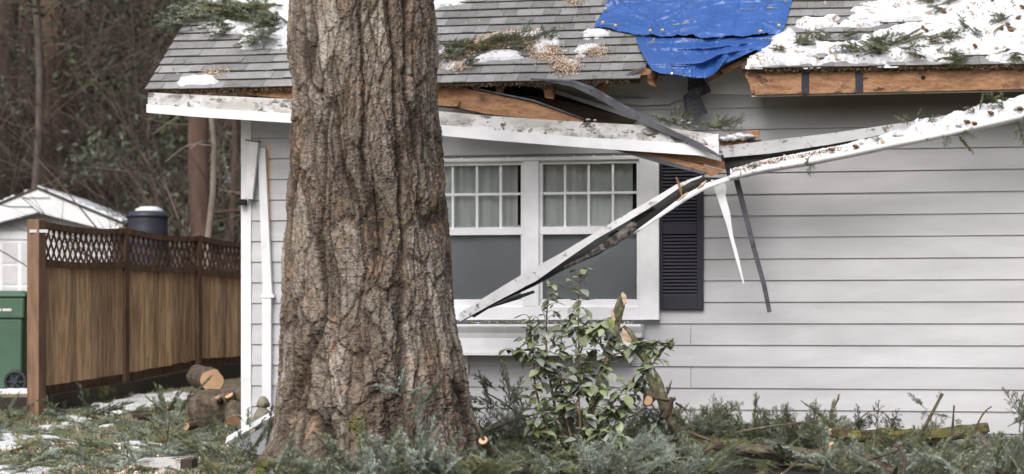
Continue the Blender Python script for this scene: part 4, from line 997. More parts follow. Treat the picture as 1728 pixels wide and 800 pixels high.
# ------------------------------------------------------------------ the big fir trunk
TD = 13.5
def trunk():
    ly = np.array([-700, 0, 100, 200, 300, 400, 500, 600, 700, 745, 770, 795, 830]); lx = np.array([500, 488, 487, 486, 478, 477, 476, 473, 465, 456, 446, 432, 416])
    ry = np.array([-700, 0, 100, 200, 300, 400, 500, 600, 700, 760, 800, 830]); rx = np.array([722, 737, 739, 746, 756, 764, 770, 779, 792, 799, 808, 818])
    nt_, nz = 760, 1080
    zs = np.concatenate([np.linspace(-.12, 3.4, nz), np.linspace(3.4, 8.5, 120)[1:]]); nz = len(zs)
    py = HY-(zs-CZ)*F/TD
    L = np.interp(py, ly[::1], lx); Rr = np.interp(py, ry, rx)
    cx = ((L+Rr)/2-HX)/F*TD; r0 = (Rr-L)/2/F*TD*.985
    th = np.linspace(0, 2*np.pi, nt_, endpoint=False); T, Z = np.meshgrid(th, zs)
    tt = T/(2*np.pi)
    def pn(kt, kz, seed, w=0): 
        k = kt; return perlin(tt*k+w*0, Z*kz, seed, px=k)
    wz = .22*pn(7, 1.3, 50)+.10*pn(17, 3.1, 51); wt = .016*pn(8, 1.1, 52)+.008*pn(19, 2.7, 53)+.0035*pn(44, 8, 54)
    rg_t = .0016*pn(150, 40, 55)+.0012*pn(340, 100, 56); rg_z = .016*pn(150, 40, 57)+.010*pn(340, 100, 58)
    def wn_(kt, kz, seed): return perlin((tt+wt)*kt, (Z+wz)*kz, seed, px=kt)
    sh_ = .014*Z
    sstep = lambda x, a, b: (lambda q: q*q*(3-2*q))(np.clip((x-a)/(b-a), 0, 1))
    def wf(kt, kz, seed, w=1.0): return perlin((tt+wt*w+sh_+rg_t)*kt, (Z+wz*w+rg_z)*kz, seed, px=kt)
    def cells(kt, kz, seed, w=1.0):
        """cracks and per plate random value of a stretched cell pattern that closes round the trunk"""
        rs = np.random.RandomState(seed); jx = rs.rand(256, 256); jy = rs.rand(256, 256); val = rs.rand(256, 256)
        x = (tt+wt*w+sh_+rg_t)*kt; y = (Z+wz*w+rg_z)*kz; xi = np.floor(x).astype(int); yi = np.floor(y).astype(int)
        f1 = np.full(x.shape, 9.0); f2 = f1.copy(); vv = np.zeros(x.shape)
        for dx in (-1, 0, 1):
            for dy in (-1, 0, 1):
                cx_ = xi+dx; cy_ = yi+dy; ia = (cx_ % kt) % 256; ib = cy_ % 256
                d = np.hypot(cx_+jx[ia, ib]-x, cy_+jy[ia, ib]-y); m = d < f1
                f2 = np.where(m, f1, np.minimum(f2, d)); vv = np.where(m, val[ia, ib], vv); f1 = np.where(m, d, f1)
        return f2-f1, vv
    n1 = wf(13, .55, 1, 1.3); n1b = wf(21, .9, 2, 1.3)
    g1 = sstep(np.abs(n1), .0, .22); g1b = sstep(np.abs(n1b), .0, .18)
    c1, v1 = cells(26, 2.2, 5, .9); c2, v2 = cells(50, 4.6, 6, .6); c3, v3 = cells(110, 15, 7, .22); c4, v4 = cells(210, 44, 8, .1)
    k1 = sstep(c1, 0, .16); k2 = sstep(c2, 0, .16); k3 = sstep(c3, 0, .22); k4 = sstep(c4, 0, .3)
    amp = .8+.35*sstep(1.6-Z, 0, 1.6)
    h = amp*(.036*g1+.018*g1b*(.4+.6*g1)+.012*k1+.012*v1+(.0075*k2+.010*v2)*(.35+.65*g1)+.0045*k3+.0075*v3+.0028*k4+.0052*v4)
    h = h+.004*wf(120, 34, 9, .2)+.0048*wf(300, 90, 10, .1)+.003*wf(400, 190, 11, 0)
    low = .030*pn(5, .9, 20)+.02*pn(9, 2.2, 21)
    flare = np.exp(-np.clip(Z+.05, 0, 9)/.22)
    butt = flare*(.13+.16*perlin(tt*9, Z*.4+3, 22, px=9))
    h = h+low+butt
    # knot scars and burls traced from the picture
    def at(px, pyy): 
        z = CZ+(HY-pyy)/F*TD; cxx = np.interp(z, zs, cx); rr = np.interp(z, zs, r0); a = np.clip(((px-HX)/F*(TD-.35)-cxx)/rr, -1, 1)
        return (1.5*np.pi+np.arcsin(a)) % (2*np.pi), z
    def blob(px, pyy, wx, wz_, amt, slant=0):
        a, z = at(px, pyy); dt = (T-a+np.pi) % (2*np.pi)-np.pi; dz = Z-z
        d = ((dt-slant*dz)/wx)**2+(dz/wz_)**2; return amt*np.exp(-d*1.4)
    h = h+blob(655, 590, .10, .16, .05, -.55)-blob(640, 655, .06, .05, .06)+blob(700, 300, .05, .10, .035, -.7)-blob(560, 740, .13, .16, .085)+blob(520, 620, .14, .10, .03)
    h = h-blob(520, 650, .035, .16, .05)+blob(478, 520, .05, .05, .03)+blob(740, 640, .25, .25, .02)-blob(625, 715, .12, .05, .03)-blob(487, 700, .05, .2, .04)+blob(470, 770, .2, .12, .05)
    h = h-blob(640, 350, .022, .55, .035, -.16)
    mu = h[:, :].mean(); hh = h-np.percentile(h, 82)*.9
    rr = r0[:, None]+hh
    X = cx[:, None]+rr*np.cos(T); Y = TD+rr*np.sin(T)*.98
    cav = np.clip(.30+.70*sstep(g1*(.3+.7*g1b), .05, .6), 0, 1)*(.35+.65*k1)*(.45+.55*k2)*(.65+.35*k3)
    tone = np.clip(.5*v1+.25*v2+.25*v3+.25*pn(6, 1.2, 71), 0, 1)
    fm = ((v3 > .80) & (k3 > .3))*sstep(pn(8, 1.6, 60)+.25*wf(40, 4, 61), .12, .38)*.8*sstep(np.abs(n1), .35, .08)
    fm = np.maximum(fm, ((v4 > .86)*.55)*sstep(pn(7, 2.0, 62), .0, .3)); wfr = v3
    fm = np.maximum(fm, np.clip(blob(532, 715, .06, .10, 1.2)*(v4 > .4), 0, 1)*.8); fm = np.maximum(fm, np.clip(blob(495, 775, .10, .06, 1.2)*(v4 > .55), 0, 1))
    for (a_, b_, c_, d_) in ((575, 440, .05, .16), (565, 560, .03, .2), (700, 690, .02, .3), (720, 590, .03, .06), (620, 380, .02, .2)):
        fm = np.maximum(fm, np.clip(blob(a_, b_, c_, d_, 1.3)*(v3 > .62), 0, 1)*.7)
    ms = np.clip(blob(610, 712, .11, .09, 1.3)*(wf(60, 20, 43) > -.1), 0, 1); ms = np.maximum(ms, np.clip(blob(455, 785, .25, .07, 1.6)*(wf(50, 16, 44) > -.1), 0, 1))
    ms = np.maximum(ms, (v4 > .96)*.5*sstep(pn(6, 1.5, 63), .15, .4))
    v = np.stack([X, Y, Z], -1).reshape(-1, 3)
    idx = np.arange(nt_*nz).reshape(nz, nt_); nx_ = np.roll(idx, -1, 1)
    f = np.stack([idx[:-1], nx_[:-1], nx_[1:], idx[1:]], -1).reshape(-1, 4)
    return v, f, dict(cavity=cav, flake=fm, moss=ms, tone=tone), (cx, r0, zs)
tree = empty('fir_tree', (-1.0, TD, 0), 'massive old fir trunk with deeply furrowed bark standing in front of the house', 'tree')
tv, tf, ta, tinfo = trunk()
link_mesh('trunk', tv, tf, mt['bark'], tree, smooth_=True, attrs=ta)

# ------------------------------------------------------------------ fence
fpts = [Vector((-4.68, 19.6, 0)), Vector((-4.13, 21.2, 0)), Vector((-3.58, 22.65, 0)), Vector((-3.02, 24.2, 0)), Vector((-2.45, 25.8, 0))]
ftop = [2.085, 2.09, 2.075, 2.07, 2.07]; fbot = [.345, .44, .57, .60, .62]; pw = [.135, .085, .085, .085, .085]
fence = empty('lattice_fence', (-4.68, 19.6, .15), 'brown wooden fence with lattice top running back beside the house', 'fence')
for i, p in enumerate(fpts):
    d = (fpts[min(i+1, 4)]-fpts[max(i-1, 0)]).normalized(); nn = Vector((d.y, -d.x, 0))
    def FR(a, b, c, p=p, d=d, nn=nn): return p+d*a+nn*b+Vector((0, 0, c))
    mb = MB(FR); w = pw[i]/2; mb.box(-w, w, -w, w, -.15, ftop[i]+.01); bev(mb.build('post', mt['fence_dark'] if i else mt['post_wood'], fence), .006)
tags = MB(lambda a, b, c: fpts[0]+Vector((a, b, c))); tags.box(-.05, .13, -.078, -.072, 1.965, 1.995); tags.build('white_bracket', mt['shed'], fence)
for i in range(4):
    a, b = fpts[i], fpts[i+1]; L_ = (b-a).length; d = (b-a)/L_; nn = Vector((d.y, -d.x, 0))
    def FR(x, y, z, a=a, d=d, nn=nn, i=i, L_=L_):
        t = x/L_; return a+d*x+nn*y+Vector((0, 0, 0))+Vector((0, 0, (fbot[i]*(1-t)+fbot[i+1]*t)*max(0, 1-z)+(ftop[i]*(1-t)+ftop[i+1]*t)*min(1, z)+max(0, 0)-.035*math.sin(math.pi*t)*min(1, z)))
    hgt = ftop[i]-fbot[i]; zz = lambda m: m/hgt
    x0, x1 = pw[i]/2, L_-pw[i+1]/2
    for z0_, z1_, y0_, y1_ in ((hgt-.06, hgt, -.045, .045), (hgt-.44, hgt-.37, -.04, .04), (0, .17, -.045, -.012)):
        mb = MB(FR); xs5 = [x0+(x1-x0)*k/6 for k in range(7)]
        mb.loft([[FR(q, y0_, zz(z0_)), FR(q, y1_, zz(z0_)), FR(q, y1_, zz(z1_)), FR(q, y0_, zz(z1_))] for q in xs5]); mb.build('rail', mt['fence_dark'], fence)
    mb = MB(FR); n = int((x1-x0)/.125); r = random.Random(i)
    for k in range(n):
        xa = x0+(x1-x0)*k/n; xb = x0+(x1-x0)*(k+1)/n-.004; yo = r.uniform(-.004, .004); mb.box(xa, xb, -.01+yo, .01+yo, zz(.10+r.uniform(0, .01)), zz(hgt-.43))
    mb.build('board_panel', mt['fence'], fence)
    mb = MB(FR); z0, z1 = hgt-.38, hgt-.05; hh = z1-z0; sp_ = .102
    for sgn, yo in ((1, -.006), (-1, .006)):
        k = -6
        while k*sp_ < (x1-x0)+.6:
            xs_ = x0+k*sp_; pts2 = []
            # diagonal strip clipped to the opening
            xa, za, xb, zb = xs_, z0 if sgn > 0 else z1, xs_+hh*.55, z1 if sgn > 0 else z0
            def clip(xa, za, xb, zb):
                if xa < x0: t = (x0-xa)/(xb-xa); za = za+(zb-za)*t; xa = x0
                if xb > x1: t = (x1-xa)/(xb-xa) if xb != xa else 0; zb = za+(zb-za)*t; xb = x1
                return xa, za, xb, zb
            if xb > x0+.01 and xa < x1-.01:
                c = clip(xa, za, xb, zb); w = .0145
                fr = [(c[0]-w, yo-.004, zz(c[1])), (c[0]+w, yo-.004, zz(c[1])), (c[2]+w, yo-.004, zz(c[3])), (c[2]-w, yo-.004, zz(c[3]))]
                mb.prism(fr, [(x, y+.008, z) for x, y, z in fr])
            k += 1
    mb.build('lattice', mt['fence_dark'] if i else mt['fence_dark'], fence)
# low timber edging that holds up the bed left of the fence
mb = MB(); mb.box(-7.5, -4.76, 19.75, 19.87, -.05, .34); mb.box(-4.60, -4.45, 19.9, 20.2, -.05, .3)
tag(bev(mb.build('timber_edging', mt['timber']), .01), 'dark mossy timber edging under the strip of snow left of the fence post', 'garden edging')
mb = MB()
rg = []
for i, p in enumerate(fpts):
    q = p+Vector((.10, .06, 0)); rg.append([q+Vector((0, 0, -.2)), q+Vector((.05, 0, -.2)), q+Vector((.05, 0, fbot[i]+.02)), q+Vector((0, 0, fbot[i]+.02))])
rg = [[p_+Vector((-.02, .08, 0)) for p_ in r_] for r_ in rg]
mb.loft(rg)
tag(mb.build('gravel_board', mt['timber']), 'dark board closing the gap under the wooden fence', 'ground board')  # dark strip filling the gap under the panels
# ------------------------------------------------------------------ green bin
bx, by, bz = PX(14, 655, 20.9); bz = ground(bx, by)
bin_ = empty('wheelie_bin', (bx, by, bz), 'green wheeled bin standing on snow left of the fence', 'wheelie bin')
mb = MB(lambda a, b, c: Vector((bx+a, by+b, bz+c)))
def frus(z0, z1, w0, w1, d0, d1, oy=0):
    mb.prism([(-w0, -d0+oy, z0), (w0, -d0+oy, z0), (w1, -d1+oy, z1), (-w1, -d1+oy, z1)], [(-w0, d0+oy, z0), (w0, d0+oy, z0), (w1, d1+oy, z1), (-w1, d1+oy, z1)])
frus(.05, .78, .19, .215, .22, .28); frus(.78, 1.0, .235, .245, .30, .31)
bev(mb.build('body', mt['bin'], bin_), .02, 3)
mb = MB(lambda a, b, c: Vector((bx+a, by+b, bz+c))); frus(1.002, 1.035, .262, .262, .33, .33); frus(1.036, 1.07, .25, .20, .31, .26); bev(mb.build('lid', mt['bin'], bin_), .012, 3)
mb = MB(lambda a, b, c: Vector((bx+a, by+b, bz+c))); mb.box(.245, .275, -.2, .2, .94, .97); bev(mb.build('handle', mt['bin'], bin_), .01)
wheel0 = None
for sx in (1, -1):
    w = bpy.data.objects.new('wheel', None); C.objects.link(w); w.parent = bin_; w.location = (.14, -.25*sx, .125)
    mb = MB(); cxw = Vector((bx+.14, by-.25*sx, bz+.125)); rings = []
    for k in range(20):
        a = 2*math.pi*k/20; dr = Vector((math.cos(a), 0, math.sin(a)))
        rings.append([cxw+dr*r_+Vector((0, y_, 0)) for r_, y_ in ((.09, -.025), (.118, -.025), (.125, 0), (.118, .025), (.09, .025))])
    rings.append(rings[0]); mb.loft(rings, caps=False); mb.build('tyre', mt['rubber'], w, True)
    mb = MB()
    for k in range(6):
        a = math.pi*k/3; dr = Vector((math.cos(a), 0, math.sin(a))); sd = Vector((-dr.z, 0, dr.x))*.008
        mb.prism([cxw+dr*.015-sd+Vector((0, -.018, 0)), cxw+dr*.092-sd+Vector((0, -.018, 0)), cxw+dr*.092+sd+Vector((0, -.018, 0)), cxw+dr*.015+sd+Vector((0, -.018, 0))], [cxw+dr*.015-sd+Vector((0, .01, 0)), cxw+dr*.092-sd+Vector((0, .01, 0)), cxw+dr*.092+sd+Vector((0, .01, 0)), cxw+dr*.015+sd+Vector((0, .01, 0))])
    mb.tube([cxw+Vector((0, -.03, 0)), cxw+Vector((0, .02, 0))], .024, 12); mb.build('rim', mt['barrel'], w)
mb = MB()   # small worn white marking on the bin front (unreadable)
z_ = CZ+(HY-523)/F*20.6
for k, (a, b) in enumerate(((-4, 2), (4.5, 8), (8.6, 11.8), (12.4, 15.6), (16.2, 19.5))):
    p0 = (a-HX)/F*20.6; p1 = (b-HX)/F*20.6; yy = by-.301-.01
    mb.prism([Vector((p0, yy, z_-.012)), Vector((p1, yy, z_-.012)), Vector((p1, yy, z_+.014)), Vector((p0, yy, z_+.014))], [Vector((p0, yy+.012, z_-.012)), Vector((p1, yy+.012, z_-.012)), Vector((p1, yy+.012, z_+.014)), Vector((p0, yy+.012, z_+.014))])
mb.build('marking', mt['shed_white'], bin_)
# ------------------------------------------------------------------ shed
SD = 32.0
def sx_(px): return (px-HX)/F*SD
def sz_(py): return CZ+(HY-py)/F*SD
gz = ground(sx_(68), SD)
shed = empty('garden_shed', (sx_(68), SD, gz), 'small white gabled shed with panelled door behind the fence', 'shed')
ax = sx_(70); az = sz_(322); hw_ = sx_(213)-ax; ez = sz_(381)
mb = MB(); wl = hw_-.22
mb.prism([(ax-wl, SD, gz-.2), (ax+wl, SD, gz-.2), (ax+wl, SD, ez-.0), (ax, SD, az-.12), (ax-wl, SD, ez)], [(ax-wl, SD+3.5, gz-.2), (ax+wl, SD+3.5, gz-.2), (ax+wl, SD+3.5, ez), (ax, SD+3.5, az-.12), (ax-wl, SD+3.5, ez)]); mb.build('wall', mt['shed'], shed)
sl = (az-ez)/hw_
for s in (-1, 1):
    mb = MB(); mb.prism([(ax, SD-.3, az+.05), (ax+s*(hw_+.05), SD-.3, ez+.03), (ax+s*(hw_+.05), SD-.3, ez-.01), (ax, SD-.3, az+.01)], [(ax, SD+3.7, az+.05), (ax+s*(hw_+.05), SD+3.7, ez+.03), (ax+s*(hw_+.05), SD+3.7, ez-.01), (ax, SD+3.7, az+.01)]); mb.build('roof', mt['roof_dark'], shed)
    mb = MB(); mb.prism([(ax, SD-.28, az), (ax+s*hw_, SD-.28, ez), (ax+s*hw_, SD-.28, ez-.12), (ax+s*(hw_-.45), SD-.28, ez-.12+.45*sl-.10), (ax, SD-.28, az-.36)], [(ax, SD-.02, az), (ax+s*hw_, SD-.02, ez), (ax+s*hw_, SD-.02, ez-.12), (ax+s*(hw_-.45), SD-.02, ez-.12+.45*sl-.10), (ax, SD-.02, az-.36)]); mb.build('bargeboard', mt['shed_white'], shed)
    mb = MB(); n = 26; r = random.Random(s+5)
    for k in range(n):
        t0, t1 = k/n, (k+1)/n
        if r.random() < .16 or (s < 0 and r.random() < .4): continue
        x0_, x1_ = ax+s*(hw_+.04)*t0, ax+s*(hw_+.04)*t1; za, zb = az+.052-(az-ez+.02)*t0, az+.052-(az-ez+.02)*t1; hh = .05*r.uniform(.5, 1.2)*(.35+.65*t0)
        mb.prism([(x0_, SD-.27, za), (x1_, SD-.27, zb), (x1_, SD-.25, zb+hh), (x0_, SD-.25, za+hh)], [(x0_, SD+3.6, za), (x1_, SD+3.6, zb), (x1_, SD+3.6, zb+hh), (x0_, SD+3.6, za+hh)])
    mb.build('roof_snow', mt['snow'], shed)
mb = MB(); mb.box(sx_(44), sx_(91), SD-.30, SD-.28, sz_(336), sz_(333)); mb.build('vent', mt['shed'], shed)
mb = MB(); mb.box(sx_(-60), sx_(56), SD-.06, SD-.002, sz_(404), sz_(391)); mb.box(sx_(52), sx_(58), SD-.058, SD-.002, gz, sz_(404)); mb.build('door_frame', mt['shed_white'], shed)
mb = MB(); mb.box(sx_(-62), sx_(51.5), SD-.04, SD-.001, gz, sz_(404.5)); mb.build('door', mt['shed_white'], shed)
dr_ = mb
mb = MB()
for (x0_, x1_) in ((-56, -32), (-26, -3), (5, 30), (37, 48)):
    for (y0_, y1_) in ((410, 444), (448, 480), (484, 520), (524, 560)):
        mb.box(sx_(x0_), sx_(x1_), SD-.05, SD-.0405, sz_(y1_), sz_(y0_))
bev(mb.build('door_panel', mt['shed'], shed), .008)
# ------------------------------------------------------------------ barrel behind the fence
BD = 26.0; bxx = (249-HX)/F*BD; gzb = ground(bxx, BD)
bar_ = empty('compost_bin', (bxx, BD, gzb), 'dark blue-black ribbed plastic barrel with snow on its lid behind the fence', 'barrel')
zt = CZ+(HY-364)/F*BD; rb = 34/F*BD
def lathe(prof, cx_, cy_, n=28):
    mb = MB(); rings = [[Vector((cx_+r_*math.cos(2*math.pi*j/n), cy_+r_*math.sin(2*math.pi*j/n), z_)) for j in range(n)] for r_, z_ in prof]; mb.loft(rings); return mb
prof = []
for k in range(26):
    t = k/25; prof.append((rb*(.96+.06*math.sin(math.pi*t)+(.02 if k % 4 == 0 else 0)), zt-1.0+t*.99))
lathe(prof, bxx, BD).build('drum', mt['barrel'], bar_, True)
lathe([(rb*1.03, zt-.03), (rb*1.03, zt), (rb*.9, zt+.045), (rb*.3, zt+.075), (.02, zt+.08)], bxx, BD).build('lid', mt['barrel'], bar_, True)
lathe([(rb*.72, zt+.035), (rb*.66, zt+.085), (rb*.4, zt+.115), (rb*.1, zt+.12)], bxx+.02, BD).build('snow_cap', mt['snow'], bar_, True)
mb = MB()
for dx_ in (-.2, .2):
    for dy in (-.2, .2): mb.box(bxx+dx_-.04, bxx+dx_+.04, BD+dy-.04, BD+dy+.04, gzb-.1, zt-1.0)
mb.box(bxx-.3, bxx+.3, BD-.3, BD+.3, zt-1.05, zt-1.0); mb.build('stand', mt['timber'], bar_)

# ------------------------------------------------------------------ woodland behind
def far_tree(name, px, d, r0, label, m, h=16, lean=0.0, limbs=9, seed=0):
    x = (px-HX)/F*d; z = ground(x, d); t = empty(name, (x, d, z), label, 'tree', 'tree trunks in the wood behind the fence'); r = random.Random(seed)
    n = 14; path = [Vector((x+lean*k/n*h*.3+.06*math.sin(k*1.3+seed), d, z-.3+h*k/n)) for k in range(n+1)]
    mb = MB(); mb.tube(path, [r0*(1.35 if k == 0 else 1-.6*k/n) for k in range(n+1)], 12, rough=.12, seed=seed); mb.build('trunk', m, t, True)
    for k in range(limbs):
        i = r.randint(2, n-2); a = r.uniform(0, 6.28); p = path[i]; ln = r.uniform(.6, 2.2)
        q = [p, p+Vector((math.cos(a)*ln*.5, math.sin(a)*ln*.5, .05*ln)), p+Vector((math.cos(a)*ln, math.sin(a)*ln, -.12*ln))]
        mb = MB(); mb.tube(spline(q, 3), lerp_r([r0*.16, .012], 7), 5, rough=.2, seed=k); mb.build('limb', m, t)
    return t
far_tree('fir_tree', 12, 38, .26, 'dark trunk at the extreme left edge of the wood', mt['trunk_far'], seed=1)
far_tree('fir_tree', 50, 41, .20, 'dark trunk second from the left edge of the wood', mt['trunk_far'], seed=2)
far_tree('fir_tree', 62, 35, .085, 'thin greyish trunk just in front of the wide brown trunk on the left', M('grey_trunk_bark', [(.3, (.045, .036, .03)), (.7, (.12, .10, .085))], .95, 6, (2, 2, .6), .5, 20), seed=3)
far_tree('fir_tree', 86, 37, .27, 'wide reddish brown trunk above the shed roof', M('red_trunk_bark', [(.3, (.07, .042, .03)), (.7, (.15, .095, .07))], .95, 6, (3, 3, .4), .6, 20), seed=4)
far_tree('fir_tree', 128, 44, .22, 'dim trunk deep in the wood right of the wide brown trunk', mt['trunk_far'], seed=5)
far_tree('fir_tree', 172, 47, .2, 'dim trunk deep in the wood in the middle of the thicket', mt['trunk_far'], seed=6)
far_tree('fir_tree', 340, 29, .165, 'brown trunk framed under the roof corner beyond the fence', M('brown_trunk_bark', [(.3, (.06, .035, .026)), (.7, (.12, .075, .055))], .95, 6, (3, 3, .4), .6, 20), seed=7, limbs=3)
far_tree('fir_tree', 355, 27.5, .05, 'slim pale trunk right beside the brown trunk under the roof corner', mt['trunk_pale'], seed=8, limbs=2, h=9)
far_tree('fir_tree', 254, 42, .11, 'narrow dark trunk rising behind the barrel', mt['trunk_far'], seed=9)
far_tree('fir_tree', 392, 33, .07, 'narrow dark trunk beside the house corner post', mt['trunk_far'], seed=10)
def scrub():
    """tangle of bare curved twigs, too many to count"""
    r = np.random.RandomState(4); Vs = []; Fs = []; k = 0
    def twig(p, d, L, r0, seg=7, curl=.25, lvl=0):
        nonlocal k
        pts = [np.array(p)]; d = np.array(d)/np.linalg.norm(d); bend = r.normal(size=3)*curl*.35
        for i in range(seg):
            d = d+bend/seg*2+r.normal(size=3)*curl*.3; d = d/np.linalg.norm(d); pts.append(pts[-1]+d*L/seg)
        pts = np.array(pts)
        for i, q in enumerate(pts):
            rr = r0*(1-.8*i/seg); t = pts[min(i+1, seg)]-pts[max(i-1, 0)]; t /= np.linalg.norm(t); a = np.cross(t, [.3, .9, .2]); a /= np.linalg.norm(a); b = np.cross(t, a)
            for j in range(3): 
                an = 2.094*j; Vs.append(q+rr*(a*math.cos(an)+b*math.sin(an)))
        for i in range(seg):
            for j in range(3):
                a = k+i*3+j; b = k+i*3+(j+1) % 3; Fs.append((a, b, b+3, a+3))
        k += (seg+1)*3
        if lvl < 2:
            for _ in range(r.randint(2, 5)):
                i = r.randint(1, seg); dd = pts[i]-pts[i-1]; dd = dd/np.linalg.norm(dd)+r.normal(size=3)*.6; twig(pts[i], dd, L*r.uniform(.3, .6), r0*.5, 5, curl, lvl+1)
    for _ in range(620):
        d = r.uniform(27, 44); px = r.uniform(-60, 470); d = max(d, 36.5) if px < 300 else d; x = (px-HX)/F*d; z = ground(x, d)
        an = r.uniform(-1, 1); twig((x, d, z), (an, r.uniform(-.3, .3), r.uniform(.35, 1.2)), r.uniform(1.6, 5.2), r.uniform(.012, .030), 8)
    for _ in range(330):   # drooping canopy twigs
        d = r.uniform(28, 43); px = r.uniform(-60, 470); d = max(d, 36.5) if px < 300 else d; x = (px-HX)/F*d; z = ground(x, d)+r.uniform(1.0, 6.5)
        twig((x, d, z), (r.uniform(-1, 1), r.uniform(-.3, .3), r.uniform(-.6, .4)), r.uniform(1.2, 3.2), r.uniform(.008, .02), 7, .32)
    return np.array(Vs), np.array(Fs)
v_, f_ = scrub(); tag(link_mesh('undergrowth', v_, f_, mt['scrub']), 'tangle of bare brown twigs in the wood', kind='stuff')
def leafmass():
    r = np.random.RandomState(8); V_ = []; F_ = []; mi = []; k = 0
    cl = []
    for _ in range(230):
        d = r.uniform(34, 50); px = r.uniform(-60, 480); x = (px-HX)/F*d; py = r.uniform(-60, 400); z = CZ+(HY-py)/F*d
        w = .08+.75*(px > 230)*(py > 100)
        if r.rand() > w+.12: continue
        cl.append((x, d, max(z, ground(x, d)), r.uniform(.4, 1.1)))
    for (x, d, z, s) in cl:
        m = r.randint(2)
        for _ in range(260):
            p = np.array([x, d, z])+r.normal(size=3)*s*np.array([.6, .5, .4]); a = r.normal(size=3); a /= np.linalg.norm(a); b = np.cross(a, r.normal(size=3)); b /= np.linalg.norm(b); a = a*.075; b = b*.03
            V_ += [p-a, p+b, p+a, p-b]; F_.append((k, k+1, k+2, k+3)); k += 4; mi.append(m)
    return np.array(V_), np.array(F_), mi
v_, f_, m_ = leafmass(); tag(link_mesh('evergreen_foliage', v_, f_, [mt['n_dark'], M('ivy_green', [(.3, (.02, .03, .012)), (.7, (.05, .065, .03))], .7, 2, isl=.4)], None, m_), 'dark evergreen leaves filling the back of the wood', kind='stuff')
def far_snow(polys, d, seed):
    fr = lambda a, b, c: Vector((a, d-c+ (b)*.8, CZ+b)); to = lambda px, py: ((px-HX)/F*d, (HY-py)/F*d)
    patch('snow_patch', polys, fr, to, mt['snow'], .12, .035, seed, nz=.16, rnd=.1, nf=4)
far_snow([[(213, 298), (225, 286), (246, 283), (248, 296), (230, 300)], [(284, 272), (305, 266), (324, 264), (324, 292), (300, 296), (288, 288)], [(352, 264), (364, 276), (364, 292), (352, 296)]], 36.0, 3)
far_snow([[(402, 248), (409, 248), (409, 262), (402, 262)]], 34.0, 4)

# ------------------------------------------------------------------ ground snow, litter
def GU(px, py): p = G(px, py); return (p.x, p.y)
def GF(a, b, c): return Vector((a, b, ground(a, b)+c))
patch('ground_snow', [[(-40, 735), (60, 738), (118, 742), (110, 752), (40, 756), (-40, 760)], [(150, 690), (200, 678), (240, 672), (280, 670), (262, 690), (215, 697), (170, 698)], [(215, 668), (300, 664), (345, 668), (300, 680), (240, 684)],
     [(195, 752), (235, 748), (260, 756), (222, 762)], [(60, 718), (95, 722), (98, 730), (70, 730)], [(325, 750), (362, 752), (350, 770), (332, 766)], [(175, 712), (215, 710), (216, 720), (180, 721)], [(-40, 792), (60, 790), (100, 797), (40, 806), (-40, 806)], [(210, 762), (250, 766), (240, 776), (214, 772)], [(95, 706), (125, 704), (140, 712), (110, 716)], [(225, 782), (235, 776), (232, 792)]],
     GF, GU, mt['snow_dirty'], .035, .022, 12, nz=.16, rnd=.12, nf=2.6)
mb_ = patch('bed_snow', [[(-40, 668), (0, 664), (56, 662), (58, 671), (0, 676), (-40, 676)]], GF, GU, mt['snow'], .06, .03, 14, nz=.05)
def lawn_litter():
    """flattened fir twigs strewn over the lawn"""
    r = random.Random(44); its = []
    for i in range(300):
        px, py = r.uniform(-60, 480), 690+115*r.random()**.8
        p = G(px, py)
        if p.y > 23 or (p.x < -4.7 and p.y > 19.6): continue
        its.append((r.choice([3, 4, 4, 4]), p+Vector((0, 0, .02)), (r.uniform(-1, 1), r.uniform(-1, 1), r.uniform(-.05, .25)), r.uniform(-.6, .6), r.uniform(.5, 1.0), r.choice([2, 2, 2, 1, 3, 0])))
    return its
merged('needle_litter', lawn_litter(), NM, 'flattened fir twigs strewn over the lawn', kind='stuff')
def lawn(r):
    p = G(r.uniform(-60, 520), 690+115*r.rand()); return p+Vector((0, 0, .02+.02*r.rand()))
def flakes_fast(name, n, mats, size, seed, x0, x1, y0, y1, wts, asp, zoff=.015, up=False):
    r = np.random.RandomState(seed); x = r.uniform(x0, x1, n); y = r.uniform(y0, y1, n); z = np.array([ground(a, b) for a, b in zip(x, y)])+zoff*r.rand(n)
    p = np.stack([x, y, z], -1); a = r.normal(size=(n, 3)); 
    if up: a[:, 2] = np.abs(a[:, 2])*1.2+.5
    a /= np.linalg.norm(a, axis=1)[:, None]; b = np.cross(a, r.normal(size=(n, 3))); b /= np.linalg.norm(b, axis=1)[:, None]; s = size*r.uniform(.5, 1.4, n)[:, None]; a = a*s; b = b*s/asp
    if up: p = p+a*.6
    V_ = np.stack([p-a-b, p+a-b*.4, p+a+b*.4, p-a+b], 1).reshape(-1, 3); F_ = np.arange(4*n).reshape(n, 4)
    return tag(link_mesh(name, V_, F_, mats, None, r.choice(len(mats), n, p=wts)), kind='stuff')
flakes_fast('grass', 52000, [mt['n_green'], mt['n_olive'], mt['n_mid'], mt['litter'], mt['chips']], .022, 3, -6.5, -1.0, 12.8, 22, [.20, .28, .40, .08, .04], 7, .01, True)
flakes_fast('wood_chips', 5000, [mt['chips'], mt['litter']], .018, 4, -5.5, -2.2, 12.9, 16.2, [.7, .3], 2)

